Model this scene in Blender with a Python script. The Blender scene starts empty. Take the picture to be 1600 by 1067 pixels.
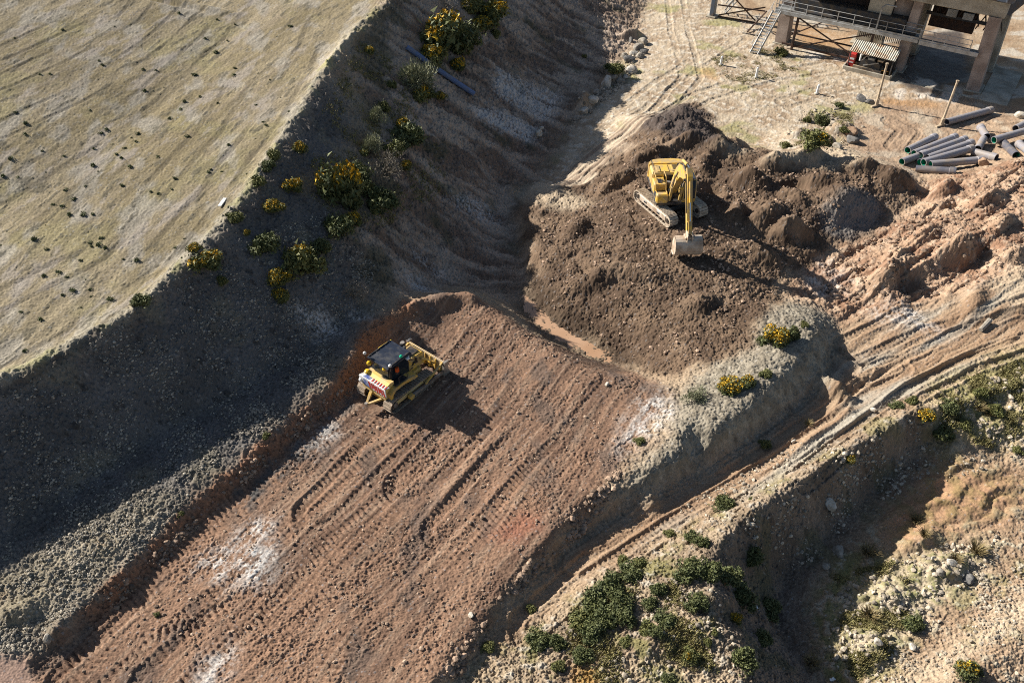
import bpy, bmesh, math, random
import numpy as np
from mathutils import Vector, Matrix, Euler
from mathutils.geometry import delaunay_2d_cdt

random.seed(7)
R = math.radians
S = bpy.context.scene
COL = S.collection

# ------------------------------------------------------------------ camera
FPX, PITCH, CAMZ = 1330.0, R(42.0), 38.6


def at(x, y, z=0.0):
    """Point at height z seen at photograph position (x, y)."""
    u = (x - 800) / FPX
    v = (y - 533.5) / FPX
    r = (u, math.cos(PITCH) - v * math.sin(PITCH), -math.sin(PITCH) - v * math.cos(PITCH))
    t = (z - CAMZ) / r[2]
    return (t * r[0], t * r[1], z)


cam = bpy.data.cameras.new('camera')
cam.sensor_width = 36.0
cam.lens = FPX * 36.0 / 1600.0
cam.clip_start = 0.5
cam.clip_end = 5000.0
camo = bpy.data.objects.new('camera', cam)
COL.objects.link(camo)
camo.location = (0, 0, CAMZ)
camo.rotation_euler = (math.pi / 2 - PITCH, 0, 0)
S.camera = camo

# ------------------------------------------------------------------ light
SUN_AZ, SUN_EL = -27.0, 30.0          # direction the shadows fall, sun height
w = bpy.data.worlds.new('World')
S.world = w
w.use_nodes = True
nt = w.node_tree
for n in list(nt.nodes):
    nt.nodes.remove(n)
sky = nt.nodes.new('ShaderNodeTexSky')
sky.sky_type = 'NISHITA'
sky.sun_disc = False
sky.sun_elevation = R(SUN_EL)
sky.sun_rotation = R(-62.0)
bg = nt.nodes.new('ShaderNodeBackground')
bg.inputs['Strength'].default_value = 0.05
wo = nt.nodes.new('ShaderNodeOutputWorld')
nt.links.new(sky.outputs[0], bg.inputs[0])
nt.links.new(bg.outputs[0], wo.inputs[0])
sl = bpy.data.lights.new('sun', 'SUN')
sl.energy = 5.0
sl.angle = R(0.5)
sl.color = (1.0, 0.95, 0.87)
slo = bpy.data.objects.new('sun', sl)
COL.objects.link(slo)
sd = Vector((math.cos(R(SUN_AZ)) * math.cos(R(SUN_EL)), math.sin(R(SUN_AZ)) * math.cos(R(SUN_EL)), -math.sin(R(SUN_EL))))
slo.rotation_euler = sd.to_track_quat('-Z', 'Y').to_euler()
S.view_settings.view_transform = 'Standard'
S.view_settings.look = 'None'
S.view_settings.exposure = 0.86
S.view_settings.gamma = 1.0
S.cycles.use_denoising = False
S.cycles.pixel_filter_type = 'BLACKMAN_HARRIS'
S.cycles.filter_width = 1.05
S.cycles.max_bounces = 5
S.cycles.diffuse_bounces = 1

# ------------------------------------------------------------------ numpy noise
_rng = np.random.RandomState(11)
_P = _rng.permutation(256)
_P = np.concatenate([_P, _P]).astype(np.int32)
_A = _rng.rand(256).astype(np.float32) * 2 * np.pi
_GX, _GY = np.cos(_A), np.sin(_A)
_RA = _rng.rand(4, 256).astype(np.float32)


def gnoise(x, y, seed=0):
    x = np.asarray(x, np.float32) + seed * 17.31
    y = np.asarray(y, np.float32) + seed * 9.77
    xf, yf = np.floor(x), np.floor(y)
    fx, fy = x - xf, y - yf
    xi, yi = xf.astype(np.int32) & 255, yf.astype(np.int32) & 255
    u = fx * fx * fx * (fx * (fx * 6 - 15) + 10)
    v = fy * fy * fy * (fy * (fy * 6 - 15) + 10)

    def g(a, b):
        h = _P[_P[(xi + a) & 255] + ((yi + b) & 255)]
        return _GX[h] * (fx - a) + _GY[h] * (fy - b)
    n0 = g(0, 0)
    n0 = n0 + u * (g(1, 0) - n0)
    n1 = g(0, 1)
    n1 = n1 + u * (g(1, 1) - n1)
    return (n0 + v * (n1 - n0)) * 1.5


def fbm(x, y, octv=4, seed=0, gain=0.5):
    t, a = 0.0, 1.0
    for o in range(octv):
        t = t + a * gnoise(x * 2.03 ** o, y * 2.03 ** o, seed + o * 3.3)
        a *= gain
    return t


def stones(x, y, cell, dens=0.6, rmin=0.15, rmax=0.45, seed=0):
    """Pebbles lying on a plane: height of the stone at each point and a per-stone random number."""
    x = np.asarray(x, np.float32) / cell + seed * 5.13
    y = np.asarray(y, np.float32) / cell + seed * 3.71
    xf, yf = np.floor(x), np.floor(y)
    xi, yi = xf.astype(np.int32), yf.astype(np.int32)
    fx, fy = x - xf, y - yf
    best = np.zeros_like(fx)
    rid = np.zeros_like(fx)
    for a in (-1, 0, 1):
        for b in (-1, 0, 1):
            h = _P[_P[(xi + a) & 255] + ((yi + b) & 255)]
            on = _RA[2][h] < dens
            r = rmin + (rmax - rmin) * _RA[3][h] ** 2
            d2 = ((fx - a - _RA[0][h]) * (0.75 + 0.5 * _RA[2][h])) ** 2 + ((fy - b - _RA[1][h]) * (1.25 - 0.5 * _RA[2][h])) ** 2
            hh = np.where(on, np.sqrt(np.maximum(0, r * r - d2)) * 1.15, 0)
            m = hh > best
            best = np.where(m, hh, best)
            rid = np.where(m, _RA[1][(h * 7 + 13) & 255], rid)
    return best * cell, rid


def smooth(a, b, t):
    t = np.clip((t - a) / (b - a), 0, 1)
    return t * t * (3 - 2 * t)


# ------------------------------------------------------------------ terrain control lines (photo x, y, height)
LINES = [
    # plateau rim and its lip
    [(-260, 720, 6.0), (0, 597, 6.0), (110, 545, 6.0), (215, 483, 6.2), (270, 432, 6.5), (330, 378, 7.0), (362, 335, 7.3),
     (392, 296, 7.6), (430, 240, 8.0), (482, 158, 8.5), (512, 108, 8.9), (548, 58, 9.3), (600, 10, 9.7), (650, -45, 10.2), (720, -100, 10.8)],
    [(-260, 690, 5.7), (0, 570, 5.7), (108, 520, 5.75), (205, 462, 5.9), (255, 415, 6.2), (312, 365, 6.7), (345, 322, 7.0),
     (372, 287, 7.3), (410, 232, 7.7), (462, 150, 8.2), (495, 100, 8.6), (525, 50, 9.0), (570, 0, 9.4), (600, -60, 9.8)],
    [(-260, 420, 6.8), (0, 330, 7.2), (150, 250, 7.6), (260, 150, 8.2), (360, 60, 8.8), (430, -20, 9.3), (520, -110, 9.9)],
    [(-300, 190, 8.3), (0, 38, 8.9), (60, 9, 9.1), (110, -16, 9.3), (220, -70, 9.7)],
    [(-330, 150, 11.3), (-32, -8, 11.9), (28, -38, 12.1), (78, -62, 12.3), (180, -115, 12.7)],
    [(-360, 120, 11.5), (-60, -35, 12.1), (50, -92, 12.6), (150, -135, 12.9)],
    # toe of the slag slope, gravel bench
    [(-260, 1000, 1.3), (0, 858, 1.3), (120, 768, 1.25), (235, 690, 1.2), (330, 640, 1.2), (420, 585, 1.2), (500, 530, 1.2), (540, 500, 1.4)],
    [(-200, 1120, .7), (-60, 1060, .6), (60, 1004, .6), (129, 959, .68), (203, 889, .72), (304, 790, .74), (376, 737, .78), (435, 679, .85), (504, 615, .95), (540, 578, 1.15), (556, 540, 1.5), (575, 512, 1.7), (620, 490, 1.6), (650, 474, 1.4)],
    [(-150, 1200, .05), (40, 1067, .1), (95, 1020, 0.02), (142, 972, 0), (212, 905, 0), (314, 808, 0), (388, 752, 0), (446, 698, 0), (518, 640, 0), (560, 598, 0), (585, 560, 0.15), (610, 530, .5)],
    [(-80, 960, 1.0), (60, 930, 1.1), (160, 850, 1.1), (280, 745, 1.15), (400, 668, 1.15), (480, 600, 1.15)],
    # pad surface
    [(100, 1067, 0), (250, 950, 0), (400, 800, 0), (560, 670, 0), (640, 580, .1), (690, 520, .45)],
    [(60, 1250, 0), (300, 1100, 0), (450, 950, 0), (600, 800, 0), (720, 660, 0), (790, 560, .3)],
    [(400, 1250, 0), (550, 1067, 0), (700, 860, 0), (820, 730, 0), (900, 640, .05)],
    # spoil crest at the far end of the pad and the drop behind it
    [(628, 500, 1.1), (655, 475, 1.2), (690, 462, 1.3), (722, 462, 1.2), (765, 483, 1.0), (830, 526, .75), (900, 562, .5), (960, 586, .2), (1010, 606, .1)],
    [(650, 455, -.4), (700, 440, -1.4), (760, 455, -2.0), (815, 490, -2.5), (860, 530, -2.5), (915, 558, -2.5), (958, 574, -2.3), (1010, 588, -1.2)],
    # puddle bed and valley floor
    [(826, 468, -2.62), (870, 510, -2.65), (920, 541, -2.65), (962, 560, -2.6)],
    [(825, 440, -2.5), (812, 390, -2.6), (806, 340, -2.5), (815, 300, -2.3), (850, 262, -2.0), (885, 205, -1.7), (905, 165, -1.6), (945, 118, -1.5), (975, 70, -1.4), (1005, 15, -1.3), (1040, -60, -1.2)],
    [(610, 470, 1.6), (640, 420, .6), (690, 370, .1), (715, 300, .5), (755, 230, .8), (800, 160, 1.0), (850, 80, 1.1), (900, 0, 1.4), (930, -60, 1.6)],
    [(540, 445, 2.9), (580, 385, 2.85), (612, 300, 3.55), (643, 215, 4.2), (683, 125, 4.8), (742, 35, 5.5), (788, -40, 6.1)],
    [(760, 420, -2.0), (770, 350, -1.9), (775, 300, -1.5), (815, 235, -1.0), (860, 160, -.6), (905, 90, -.4), (950, 10, -.2)],
    # yard
    [(1060, -50, -1.1), (1060, 60, -1.1), (1010, 130, -1.0), (960, 190, -1.1), (905, 250, -1.3), (880, 285, -1.6)],
    [(1200, -80, -1.0), (1180, 60, -1), (1120, 150, -1), (1050, 175, -1)],
    [(1350, -80, -1), (1300, 60, -1), (1260, 160, -1), (1180, 225, -1)],
    [(1700, -80, -1), (1480, 60, -1), (1420, 160, -1), (1370, 240, -.9)],
    [(1900, 60, -1), (1650, 110, -1), (1540, 190, -1), (1470, 250, -1), (1440, 275, -.9)],
    # excavated soil heap
    [(800, 288, -1.1), (850, 290, -1.0), (900, 283, -1.1)],
    [(828, 330, -1.2), (835, 380, -1.0), (850, 430, -1.2), (880, 480, -1.6), (928, 524, -2.2), (974, 547, -2.2), (1020, 578, -1.2), (1060, 588, -.4)],
    [(880, 330, -.7), (920, 300, -.5), (965, 260, -.2), (1000, 225, .6), (1030, 208, .9)],
    [(900, 400, -.5), (960, 450, -.4), (1030, 520, -.5), (1090, 560, .1), (1130, 560, .3)],
    [(960, 330, .2), (985, 380, .5), (1050, 450, .3), (1120, 510, .3), (1170, 510, .5)],
    [(985, 300, .55), (1020, 330, .6), (1060, 350, .6), (1100, 355, .55)],
    [(1000, 270, .55), (1040, 262, .6), (1085, 290, .6), (1110, 330, .55)],
    [(1060, 395, .55), (1100, 430, .5), (1160, 470, .4), (1195, 490, .8)],
    [(1010, 205, .2), (1030, 185, 1.1), (1062, 180, 1.2), (1090, 192, .6)], [(1060, 172, -.9), (1110, 195, -.9), (1140, 225, -.8)],
    [(1100, 250, .7), (1128, 232, 1.3), (1150, 240, 1.1), (1165, 262, .4)],
    [(1095, 300, .3), (1140, 300, .3), (1190, 310, .5)], [(1160, 285, .9), (1215, 258, 1.0), (1260, 245, .9), (1330, 240, .6), (1390, 262, .4)],
    [(1180, 340, .7), (1230, 330, .9), (1290, 310, .9), (1340, 295, .7), (1400, 285, .3)],
    [(1190, 390, .1), (1240, 395, -.2), (1290, 385, -.4), (1340, 360, -.5), (1400, 340, -.5), (1450, 310, -.5)],
    [(1160, 420, .3), (1215, 430, -.3), (1260, 445, -.9)],
    # right hand rough ground
    [(1320, 470, -.9), (1270, 420, -.9), (1320, 400, -.7), (1400, 360, -.3), (1480, 310, .2), (1560, 270, .7), (1640, 240, 1.0), (1850, 200, 1.2)],
    [(1440, 272, -.6), (1500, 262, -.5), (1560, 245, -.3), (1640, 215, -.2)],
    [(1390, 440, .1), (1430, 420, .5), (1480, 390, .8), (1520, 370, 1.0), (1600, 340, 1.2), (1850, 280, 1.4)],
    [(1420, 455, -.6), (1480, 430, -.5), (1530, 410, -.3), (1570, 400, .6), (1650, 370, .9)],
    [(1480, 470, .0), (1550, 440, .5), (1600, 420, 1.0), (1700, 400, 1.2)],
    [(1400, 520, -.7), (1470, 500, -.5), (1540, 490, .0), (1620, 470, .5), (1850, 440, .8)],
    # berm with the gorse on it
    [(1050, 640, .2), (1080, 600, .25), (1130, 575, .45), (1180, 545, .6), (1200, 510, .8)],
    [(1030, 690, .4), (1080, 655, .6), (1140, 620, .75), (1195, 580, .9), (1225, 530, 1.0), (1230, 500, .95)],
    [(960, 765, .12), (1010, 738, .3), (1062, 708, .5), (1120, 672, .65), (1180, 630, .75), (1228, 585, .8), (1262, 545, .85), (1278, 518, .8), (1272, 498, .6), (1245, 488, .6)],
    [(971, 801, -1.20), (1029, 774, -1.30), (1091, 739, -1.30), (1159, 697, -1.25), (1222, 653, -1.20), (1276, 606, -1.10), (1305, 556, -1.00), (1309, 515, -0.90), (1286, 482, -0.90), (1233, 467, -0.50)],
    [(982, 822, -1.35), (1042, 796, -1.4), (1108, 760, -1.38), (1178, 718, -1.33), (1243, 672, -1.25), (1300, 622, -1.1), (1340, 562, -.95)],
    # pad right edge and its foot
    [(560, 1250, 0.1), (680, 1067, 0.1), (740, 985, 0.12), (808, 897, .15), (880, 815, .15), (940, 750, .15), (985, 700, .1), (1030, 630, .15)],
    [(610, 1250, -.6), (712, 1067, -.65), (770, 990, -.75), (838, 905, -.95), (900, 848, -1.15), (950, 815, -1.3)],
    # haul road
    [(780, 1040, -.6), (830, 970, -.8), (900, 900, -1.0), (1000, 835, -1.2), (1100, 775, -1.25), (1200, 715, -1.2), (1300, 650, -1.1), (1400, 585, -.9), (1500, 535, -.6), (1600, 500, -.2), (1850, 440, 0)],
    [(1285, 592, -.45), (1315, 625, -.35)],
    [(990, 880, -.9), (1060, 835, -.9), (1150, 785, -.8), (1280, 715, -.7), (1380, 645, -.6), (1450, 600, -.5), (1540, 560, -.3), (1640, 530, .1), (1850, 480, .3)],
    # vegetated ridge, pit
    [(1115, 865, .3), (1150, 815, .4), (1180, 795, .35), (1240, 755, .25), (1300, 715, .15), (1345, 690, .15), (1400, 660, .1), (1440, 640, 0)],
    [(1115, 865, .3), (1085, 905, .3), (1110, 955, .25), (1145, 990, .2), (1165, 1030, .15), (1175, 1075, .1), (1180, 1250, 0)],
    [(850, 1060, -.3), (880, 980, -.25), (940, 930, -.2), (1020, 890, 0), (1060, 880, .1)],
    [(900, 1250, -.1), (960, 1060, -.1), (1000, 980, .1), (1050, 950, .2)],
    [(1320, 1250, -4.2), (1280, 1080, -4.3), (1230, 1010, -4.3), (1205, 950, -4.2), (1225, 900, -4.1), (1280, 850, -3.9), (1330, 800, -3.7), (1380, 750, -3.4), (1430, 710, -2.6), (1470, 690, -1.9)],
    [(1420, 1250, -3.9), (1370, 1060, -3.9), (1340, 960, -3.8), (1370, 890, -3.7), (1430, 820, -3.3), (1500, 760, -2.6), (1560, 710, -2.1)],
    [(1440, 1060, -3.5), (1480, 1000, -3.3), (1530, 960, -3.1), (1620, 920, -2.9), (1850, 850, -2.5)],
    [(1470, 1075, -2.9), (1530, 1030, -2.6), (1600, 985, -2.4), (1850, 900, -2)], [(1540, 1110, -3.1), (1620, 1060, -3.0), (1850, 960, -2.8)],
    [(1480, 880, -3.3), (1560, 830, -2.9), (1640, 800, -2.6), (1850, 750, -2)],
    [(1470, 640, -.5), (1500, 625, -.6), (1560, 600, -.4), (1640, 580, 0), (1850, 540, .4)],
    [(1510, 690, -1.6), (1570, 660, -1.2), (1640, 640, -.8), (1850, 600, -.4)],
]
FIX = [(-110, -20, 6), (-110, 60, 8), (-110, 170, 14), (0, 175, 12), (60, 175, 0), (120, 175, 0), (120, 60, 1), (120, -25, -2), (0, -25, -.5), (40, -25, -3)]

GX0, GX1, GY0, GY1, GS = -90.0, 105.0, -15.0, 165.0, 0.25


def _build_grid():
    pts, zs = [], []
    for ln in LINES:
        w3 = [Vector(at(*p)) for p in ln]
        for a, b in zip(w3[:-1], w3[1:]):
            n = max(1, int((b - a).length / 1.5))
            for k in range(n):
                p = a.lerp(b, k / n)
                pts.append((p.x, p.y)); zs.append(p.z)
        pts.append((w3[-1].x, w3[-1].y)); zs.append(w3[-1].z)
    for x, y, z in FIX:
        pts.append((x, y)); zs.append(z)
    vo, eo, fo, ov, oe, of = delaunay_2d_cdt([Vector(p) for p in pts], [], [], 0, 1e-4)
    zo = np.array([np.mean([zs[i] for i in o]) for o in ov], np.float32)
    vo = np.array([(v[0], v[1]) for v in vo], np.float32)
    nx, ny = int((GX1 - GX0) / GS) + 1, int((GY1 - GY0) / GS) + 1
    Z = np.zeros((ny, nx), np.float32)
    for f in fo:
        a, b, c = vo[f[0]], vo[f[1]], vo[f[2]]
        x0, x1 = min(a[0], b[0], c[0]), max(a[0], b[0], c[0])
        y0, y1 = min(a[1], b[1], c[1]), max(a[1], b[1], c[1])
        i0, i1 = max(0, int((x0 - GX0) / GS)), min(nx - 1, int((x1 - GX0) / GS) + 1)
        j0, j1 = max(0, int((y0 - GY0) / GS)), min(ny - 1, int((y1 - GY0) / GS) + 1)
        if i1 < i0 or j1 < j0:
            continue
        X, Y = np.meshgrid(GX0 + GS * np.arange(i0, i1 + 1), GY0 + GS * np.arange(j0, j1 + 1))
        d = (b[1] - c[1]) * (a[0] - c[0]) + (c[0] - b[0]) * (a[1] - c[1])
        if abs(d) < 1e-9:
            continue
        l0 = ((b[1] - c[1]) * (X - c[0]) + (c[0] - b[0]) * (Y - c[1])) / d
        l1 = ((c[1] - a[1]) * (X - c[0]) + (a[0] - c[0]) * (Y - c[1])) / d
        l2 = 1 - l0 - l1
        m = (l0 >= -1e-5) & (l1 >= -1e-5) & (l2 >= -1e-5)
        sub = Z[j0:j1 + 1, i0:i1 + 1]
        sub[m] = (l0 * zo[f[0]] + l1 * zo[f[1]] + l2 * zo[f[2]])[m]
    return Z


def blur(Z, sig):
    if sig <= 0:
        return Z
    n = int(3 * sig) + 1
    k = np.exp(-0.5 * (np.arange(-n, n + 1) / sig) ** 2)
    k = (k / k.sum()).astype(np.float32)
    P = np.pad(Z, n, mode='edge')
    o = sum(k[i] * P[i:i + Z.shape[0], :] for i in range(2 * n + 1))
    return sum(k[i] * o[:, i:i + Z.shape[1]] for i in range(2 * n + 1)).astype(np.float32)


def samp(G, x, y):
    fx = np.clip((np.asarray(x) - GX0) / GS, 0, G.shape[1] - 1.001)
    fy = np.clip((np.asarray(y) - GY0) / GS, 0, G.shape[0] - 1.001)
    i, j = fx.astype(np.int32), fy.astype(np.int32)
    a, b = (fx - i).astype(np.float32), (fy - j).astype(np.float32)
    return (G[j, i] * (1 - a) + G[j, i + 1] * a) * (1 - b) + (G[j + 1, i] * (1 - a) + G[j + 1, i + 1] * a) * b


BASE = blur(_build_grid(), 1.1)

# separate tipped piles, ridges and scrapes: photo x, y of the middle, ground height there, length, width (m), bearing, height
PILES = [
    (1066, 196, -.4, 3.6, 2.2, -20, .55), (1128, 243, 0, 2.6, 2.0, 30, .75), (1100, 262, .3, 2.4, 1.3, 60, .6), (1212, 268, .4, 4.4, 1.6, 15, .75), (1170, 292, .4, 2.6, 1.5, -40, 1.0),
    (1262, 254, .4, 2.6, 1.5, 20, 1.0), (1340, 268, .3, 3.4, 1.9, -15, .75), (1325, 322, .2, 3.8, 2.6, 20, .9), (1230, 375, -.3, 2.2, 1.8, 0, 1.1), (1195, 345, .3, 2.8, 1.4, 45, .9),
    (1280, 300, .2, 2.6, 1.2, -10, .8), (1150, 340, .3, 2.2, 1.1, 70, .8), (1185, 405, -.2, 2.4, 1.4, -30, .8), (1395, 288, 0, 2.4, 1.5, 10, .9), (1075, 232, .4, 2.4, 1.3, 10, .9),
    (1020, 250, .3, 2.8, 1.2, 25, .8), (965, 290, -.2, 3.2, 1.3, 35, .7), (900, 360, -.6, 2.4, 1.5, 60, .6), (1000, 430, 0, 3.0, 1.4, -20, .6), (1090, 480, .1, 2.6, 1.5, 30, .5), (930, 440, -.6, 2.6, 1.6, 10, .5),
    (1380, 440, -.4, 2.8, 1.3, 50, 1.1), (1500, 392, .6, 2.4, 1.7, 20, 1.2), (1470, 300, 0, 2.2, 1.2, 40, .9), (1540, 318, .5, 2.8, 1.2, 25, .8), (1440, 375, -.1, 3.4, 1.0, 40, .7), (1580, 400, .8, 3.4, 1.6, 15, .8), (1520, 470, 0, 3.0, 1.2, 60, .35), (1400, 410, -.4, 2.0, 1.0, 20, .6), (1560, 355, .8, 2.6, 1.1, 40, .6),
    (912, 166, -1.5, 2.6, 1.1, 62, 1.2), (960, 122, -1.3, 2.4, 1.2, 40, .8), (985, 58, -1.3, 2.2, 1.0, 20, .9), (1303, 614, -1.0, 2.2, .8, -42, 1.0), (1315, 205, -1, 2.4, 1.6, 0, .7), (1150, 240, -.6, 1.8, 1.2, 0, .7), (1245, 215, -1, 2.2, 1.2, 30, .4),
    (1350, 590, -1, 2.6, .6, 34, .35), (1390, 625, -.9, 3.4, .5, 34, .3), (1265, 690, -1.3, 3.0, .5, 34, .3), (690, 478, .8, 2.2, 1.2, 20, .5), (735, 470, .8, 1.6, 1.0, -30, .5), (650, 490, .8, 1.6, .9, 40, .5),
    (1020, 1005, 0, 2.0, 1.2, 30, .4), (1090, 985, .1, 2.2, 1.0, -30, .4), (1130, 930, .2, 1.6, 1.0, 20, .4), (1470, 885, -3.2, 2.4, 1.6, 0, .6), (1390, 935, -3.7, 2.0, 1.4, 20, .5), (1360, 1010, -3.8, 1.8, 1.2, 50, .5), (1440, 840, -3.1, 2.6, 1.0, 30, .5),
    (1235, 300, .3, 1.6, 1.2, 0, -.8), (1250, 382, -.3, 2.0, 1.2, 0, -.9), (1420, 445, -.4, 2.4, 1.3, 30, -.9), (1490, 320, .3, 1.6, 1.0, 30, -.6), (1110, 300, .3, 2.2, 1.4, 0, -.7),
    (95, 985, .6, 1.2, .9, 60, .5), (180, 905, 1, 1.5, .8, 50, .35), (30, 960, .8, 1.6, .9, 30, .4),
]
_gx, _gy = np.meshgrid(GX0 + GS * np.arange(BASE.shape[1]), GY0 + GS * np.arange(BASE.shape[0]))
for _x, _y, _z, _l, _w, _t, _h in PILES:
    _p = at(_x, _y, _z)
    _c, _s = math.cos(R(_t)), math.sin(R(_t))
    _dx, _dy = _gx - _p[0], _gy - _p[1]
    _d = np.hypot((_dx * _c + _dy * _s) / (_l * .92), (_dy * _c - _dx * _s) / (_w * .88)) * (1 + .22 * gnoise(_gx * .7, _gy * .7, _x))
    BASE = BASE + ((1.25 if _y < 500 and _x > 880 else 1.1) * _h * smooth(0, 1, np.clip(1 - _d, 0, 1) * 1.12 - .02)).astype(np.float32)
BASE = blur(BASE, .5)


def gz(x, y):
    return float(samp(BASE, np.array([x]), np.array([y]))[0])


def on(x, y):
    """Ground point seen at photograph position (x, y), on the smooth terrain."""
    u = (x - 800) / FPX
    v = (y - 533.5) / FPX
    r = np.array([u, math.cos(PITCH) - v * math.sin(PITCH), -math.sin(PITCH) - v * math.cos(PITCH)])
    t = np.linspace(20, 260, 4000)
    zz = samp(BASE, r[0] * t, r[1] * t)
    k = int(np.argmax(CAMZ + r[2] * t <= zz))
    lo, hi = t[max(0, k - 1)], t[k]
    for _ in range(25):
        m = (lo + hi) / 2
        if CAMZ + r[2] * m <= gz(r[0] * m, r[1] * m):
            hi = m
        else:
            lo = m
    return Vector((r[0] * hi, r[1] * hi, CAMZ + r[2] * hi))
# ------------------------------------------------------------------ zones of the ground (photo outlines dropped on the terrain)
_GXX, _GYY = np.meshgrid(GX0 + GS * np.arange(BASE.shape[1]), GY0 + GS * np.arange(BASE.shape[0]))


def polymask(pts, sig=0.5, world=False):
    w2 = pts if world else [on(*p)[:2] for p in pts]
    M = np.zeros(BASE.shape, bool)
    n = len(w2)
    for i in range(n):
        (x1, y1), (x2, y2) = w2[i], w2[(i + 1) % n]
        if y1 == y2:
            continue
        c = ((y1 > _GYY) != (y2 > _GYY)) & (_GXX < (x2 - x1) * (_GYY - y1) / (y2 - y1) + x1)
        M ^= c
    return blur(M.astype(np.float32), sig / GS)


RIM = [(-260, 720), (0, 597), (110, 545), (215, 483), (270, 432), (330, 378), (362, 335), (392, 296), (430, 240), (482, 158), (512, 108), (548, 58), (600, 10), (650, -45)]
CUT_TOP = [(-60, 1120), (60, 1010), (126, 958), (200, 888), (300, 788), (372, 736), (432, 678), (502, 615), (540, 580), (556, 540), (575, 512)]
Z_ = {}
Z_['plateau'] = polymask(RIM + [(560, -140), (100, -160), (-300, 60), (-300, 500)], .25)
Z_['slag'] = polymask(RIM[:11] + [(560, 200), (520, 330), (590, 420), (600, 470), (560, 520), (548, 575)] + CUT_TOP[:9][::-1] + [(-300, 1100)], .8)
Z_['pad'] = polymask([(-60, 1130), (130, 962), (300, 790), (430, 680), (545, 578), (560, 530), (600, 500), (655, 468), (720, 456), (770, 478), (830, 520), (960, 570), (1040, 600), (1035, 640), (1005, 680), (960, 750), (880, 830), (800, 915), (690, 1067), (560, 1300), (-100, 1300)], .25)
Z_['slope'] = polymask([(560, 60), (700, -100), (1010, -60), (990, 60), (905, 165), (850, 262), (808, 320), (815, 400), (826, 470), (760, 458), (690, 445), (640, 455), (560, 470), (540, 380), (560, 250)], .9)
Z_['soil'] = polymask([(808, 300), (830, 330), (800, 285), (860, 300), (900, 290), (965, 235), (1015, 190), (1055, 165), (1085, 162), (1115, 185), (1145, 220), (1200, 232), (1270, 235), (1400, 262), (1440, 295), (1400, 340), (1330, 375), (1260, 410), (1215, 450), (1200, 490), (1170, 540), (1100, 575), (1050, 590), (985, 570), (920, 540), (850, 500), (828, 440), (812, 380)], .35)
Z_['yard'] = polymask([(1030, -100), (1000, 40), (960, 120), (905, 180), (860, 265), (800, 288), (870, 300), (960, 235), (1050, 172), (1130, 205), (1210, 238), (1300, 225), (1340, 200), (1440, 110), (1700, 100), (1800, -100)], .6)
Z_['rough'] = polymask([(1400, 275), (1470, 275), (1560, 255), (1900, 190), (1900, 480), (1560, 540), (1420, 600), (1320, 520), (1230, 465), (1260, 410), (1400, 340), (1440, 290)], .6)
Z_['pipeyard'] = polymask([(1320, 200), (1390, 150), (1560, 160), (1900, 120), (1900, 200), (1560, 255), (1470, 275), (1380, 262), (1335, 240)], .5)
Z_['road'] = polymask([(1310, 500), (1600, 430), (1900, 420), (1900, 520), (1560, 560), (1390, 650), (1280, 720), (1150, 790), (1000, 870), (900, 930), (800, 1060), (700, 1075), (800, 950), (900, 850), (1000, 800), (1120, 735), (1280, 610), (1310, 560)], .5)
Z_['berm'] = polymask([(1040, 690), (1060, 610), (1100, 575), (1170, 545), (1190, 490), (1230, 470), (1300, 490), (1312, 550), (1280, 620), (1190, 690), (1090, 745), (970, 810), (950, 800), (1000, 720)], .4)
Z_['ridge'] = polymask([(690, 1080), (800, 1000), (900, 920), (1000, 865), (1150, 785), (1280, 715), (1380, 645), (1450, 650), (1440, 700), (1330, 800), (1200, 900), (1200, 1000), (1300, 1080), (1320, 1250), (600, 1300)], .5)
Z_['green'] = polymask([(1450, 600), (1560, 555), (1900, 500), (1900, 660), (1600, 720), (1500, 700), (1440, 690)], .8)
Z_['pit'] = polymask([(1440, 700), (1600, 700), (1900, 640), (1900, 1300), (1200, 1300), (1190, 950), (1280, 860)], .6)
Z_['pitgreen'] = polymask([(1290, 900), (1400, 860), (1430, 880), (1410, 960), (1390, 1067), (1290, 1080), (1270, 990)], .6)
Z_['rubble'] = polymask([(1320, 930), (1420, 870), (1560, 840), (1540, 890), (1440, 960), (1380, 1040), (1310, 1030)], .6)
Z_['redpit'] = polymask([(1380, 770), (1470, 720), (1600, 740), (1600, 800), (1500, 830), (1420, 860), (1370, 850)], .7)
Z_['gravelbench'] = polymask([(-40, 930), (70, 860), (150, 815), (240, 770), (290, 790), (200, 880), (130, 950), (60, 1020), (-40, 1010)], .8)
Z_['chalk'] = sum(polymask(p, .45) for p in [
    [(360, 850), (420, 800), (425, 850), (440, 890), (390, 920), (330, 900), (300, 880)], [(300, 1067), (340, 1010), (365, 1015), (350, 1060), (320, 1090)],
    [(470, 700), (520, 660), (540, 665), (500, 710)], [(975, 670), (1010, 620), (1040, 610), (1050, 650), (1000, 690), (960, 720)],
    [(1400, 470), (1420, 480), (1480, 525), (1465, 528), (1420, 500), (1385, 490)], [(1360, 480), (1405, 505), (1390, 512), (1355, 490)],
    [(1262, 430), (1290, 445), (1330, 452), (1300, 462), (1260, 450)], [(1290, 405), (1330, 440), (1320, 445), (1280, 415)]])
Z_['streak'] = sum(polymask(p, .35) for p in [
    [(632, 392), (645, 388), (700, 432), (690, 440)], [(630, 435), (650, 430), (690, 455), (670, 458)], [(780, 110), (880, 150), (860, 190), (770, 150)],
    [(690, 310), (740, 310), (790, 340), (770, 350)], [(740, 165), (850, 200), (830, 225), (745, 185)], [(760, 172), (810, 182), (808, 190), (762, 180)],
    [(540, 485), (590, 495), (600, 510), (550, 500)], [(445, 470), (500, 480), (540, 520), (500, 530)]])
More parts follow.
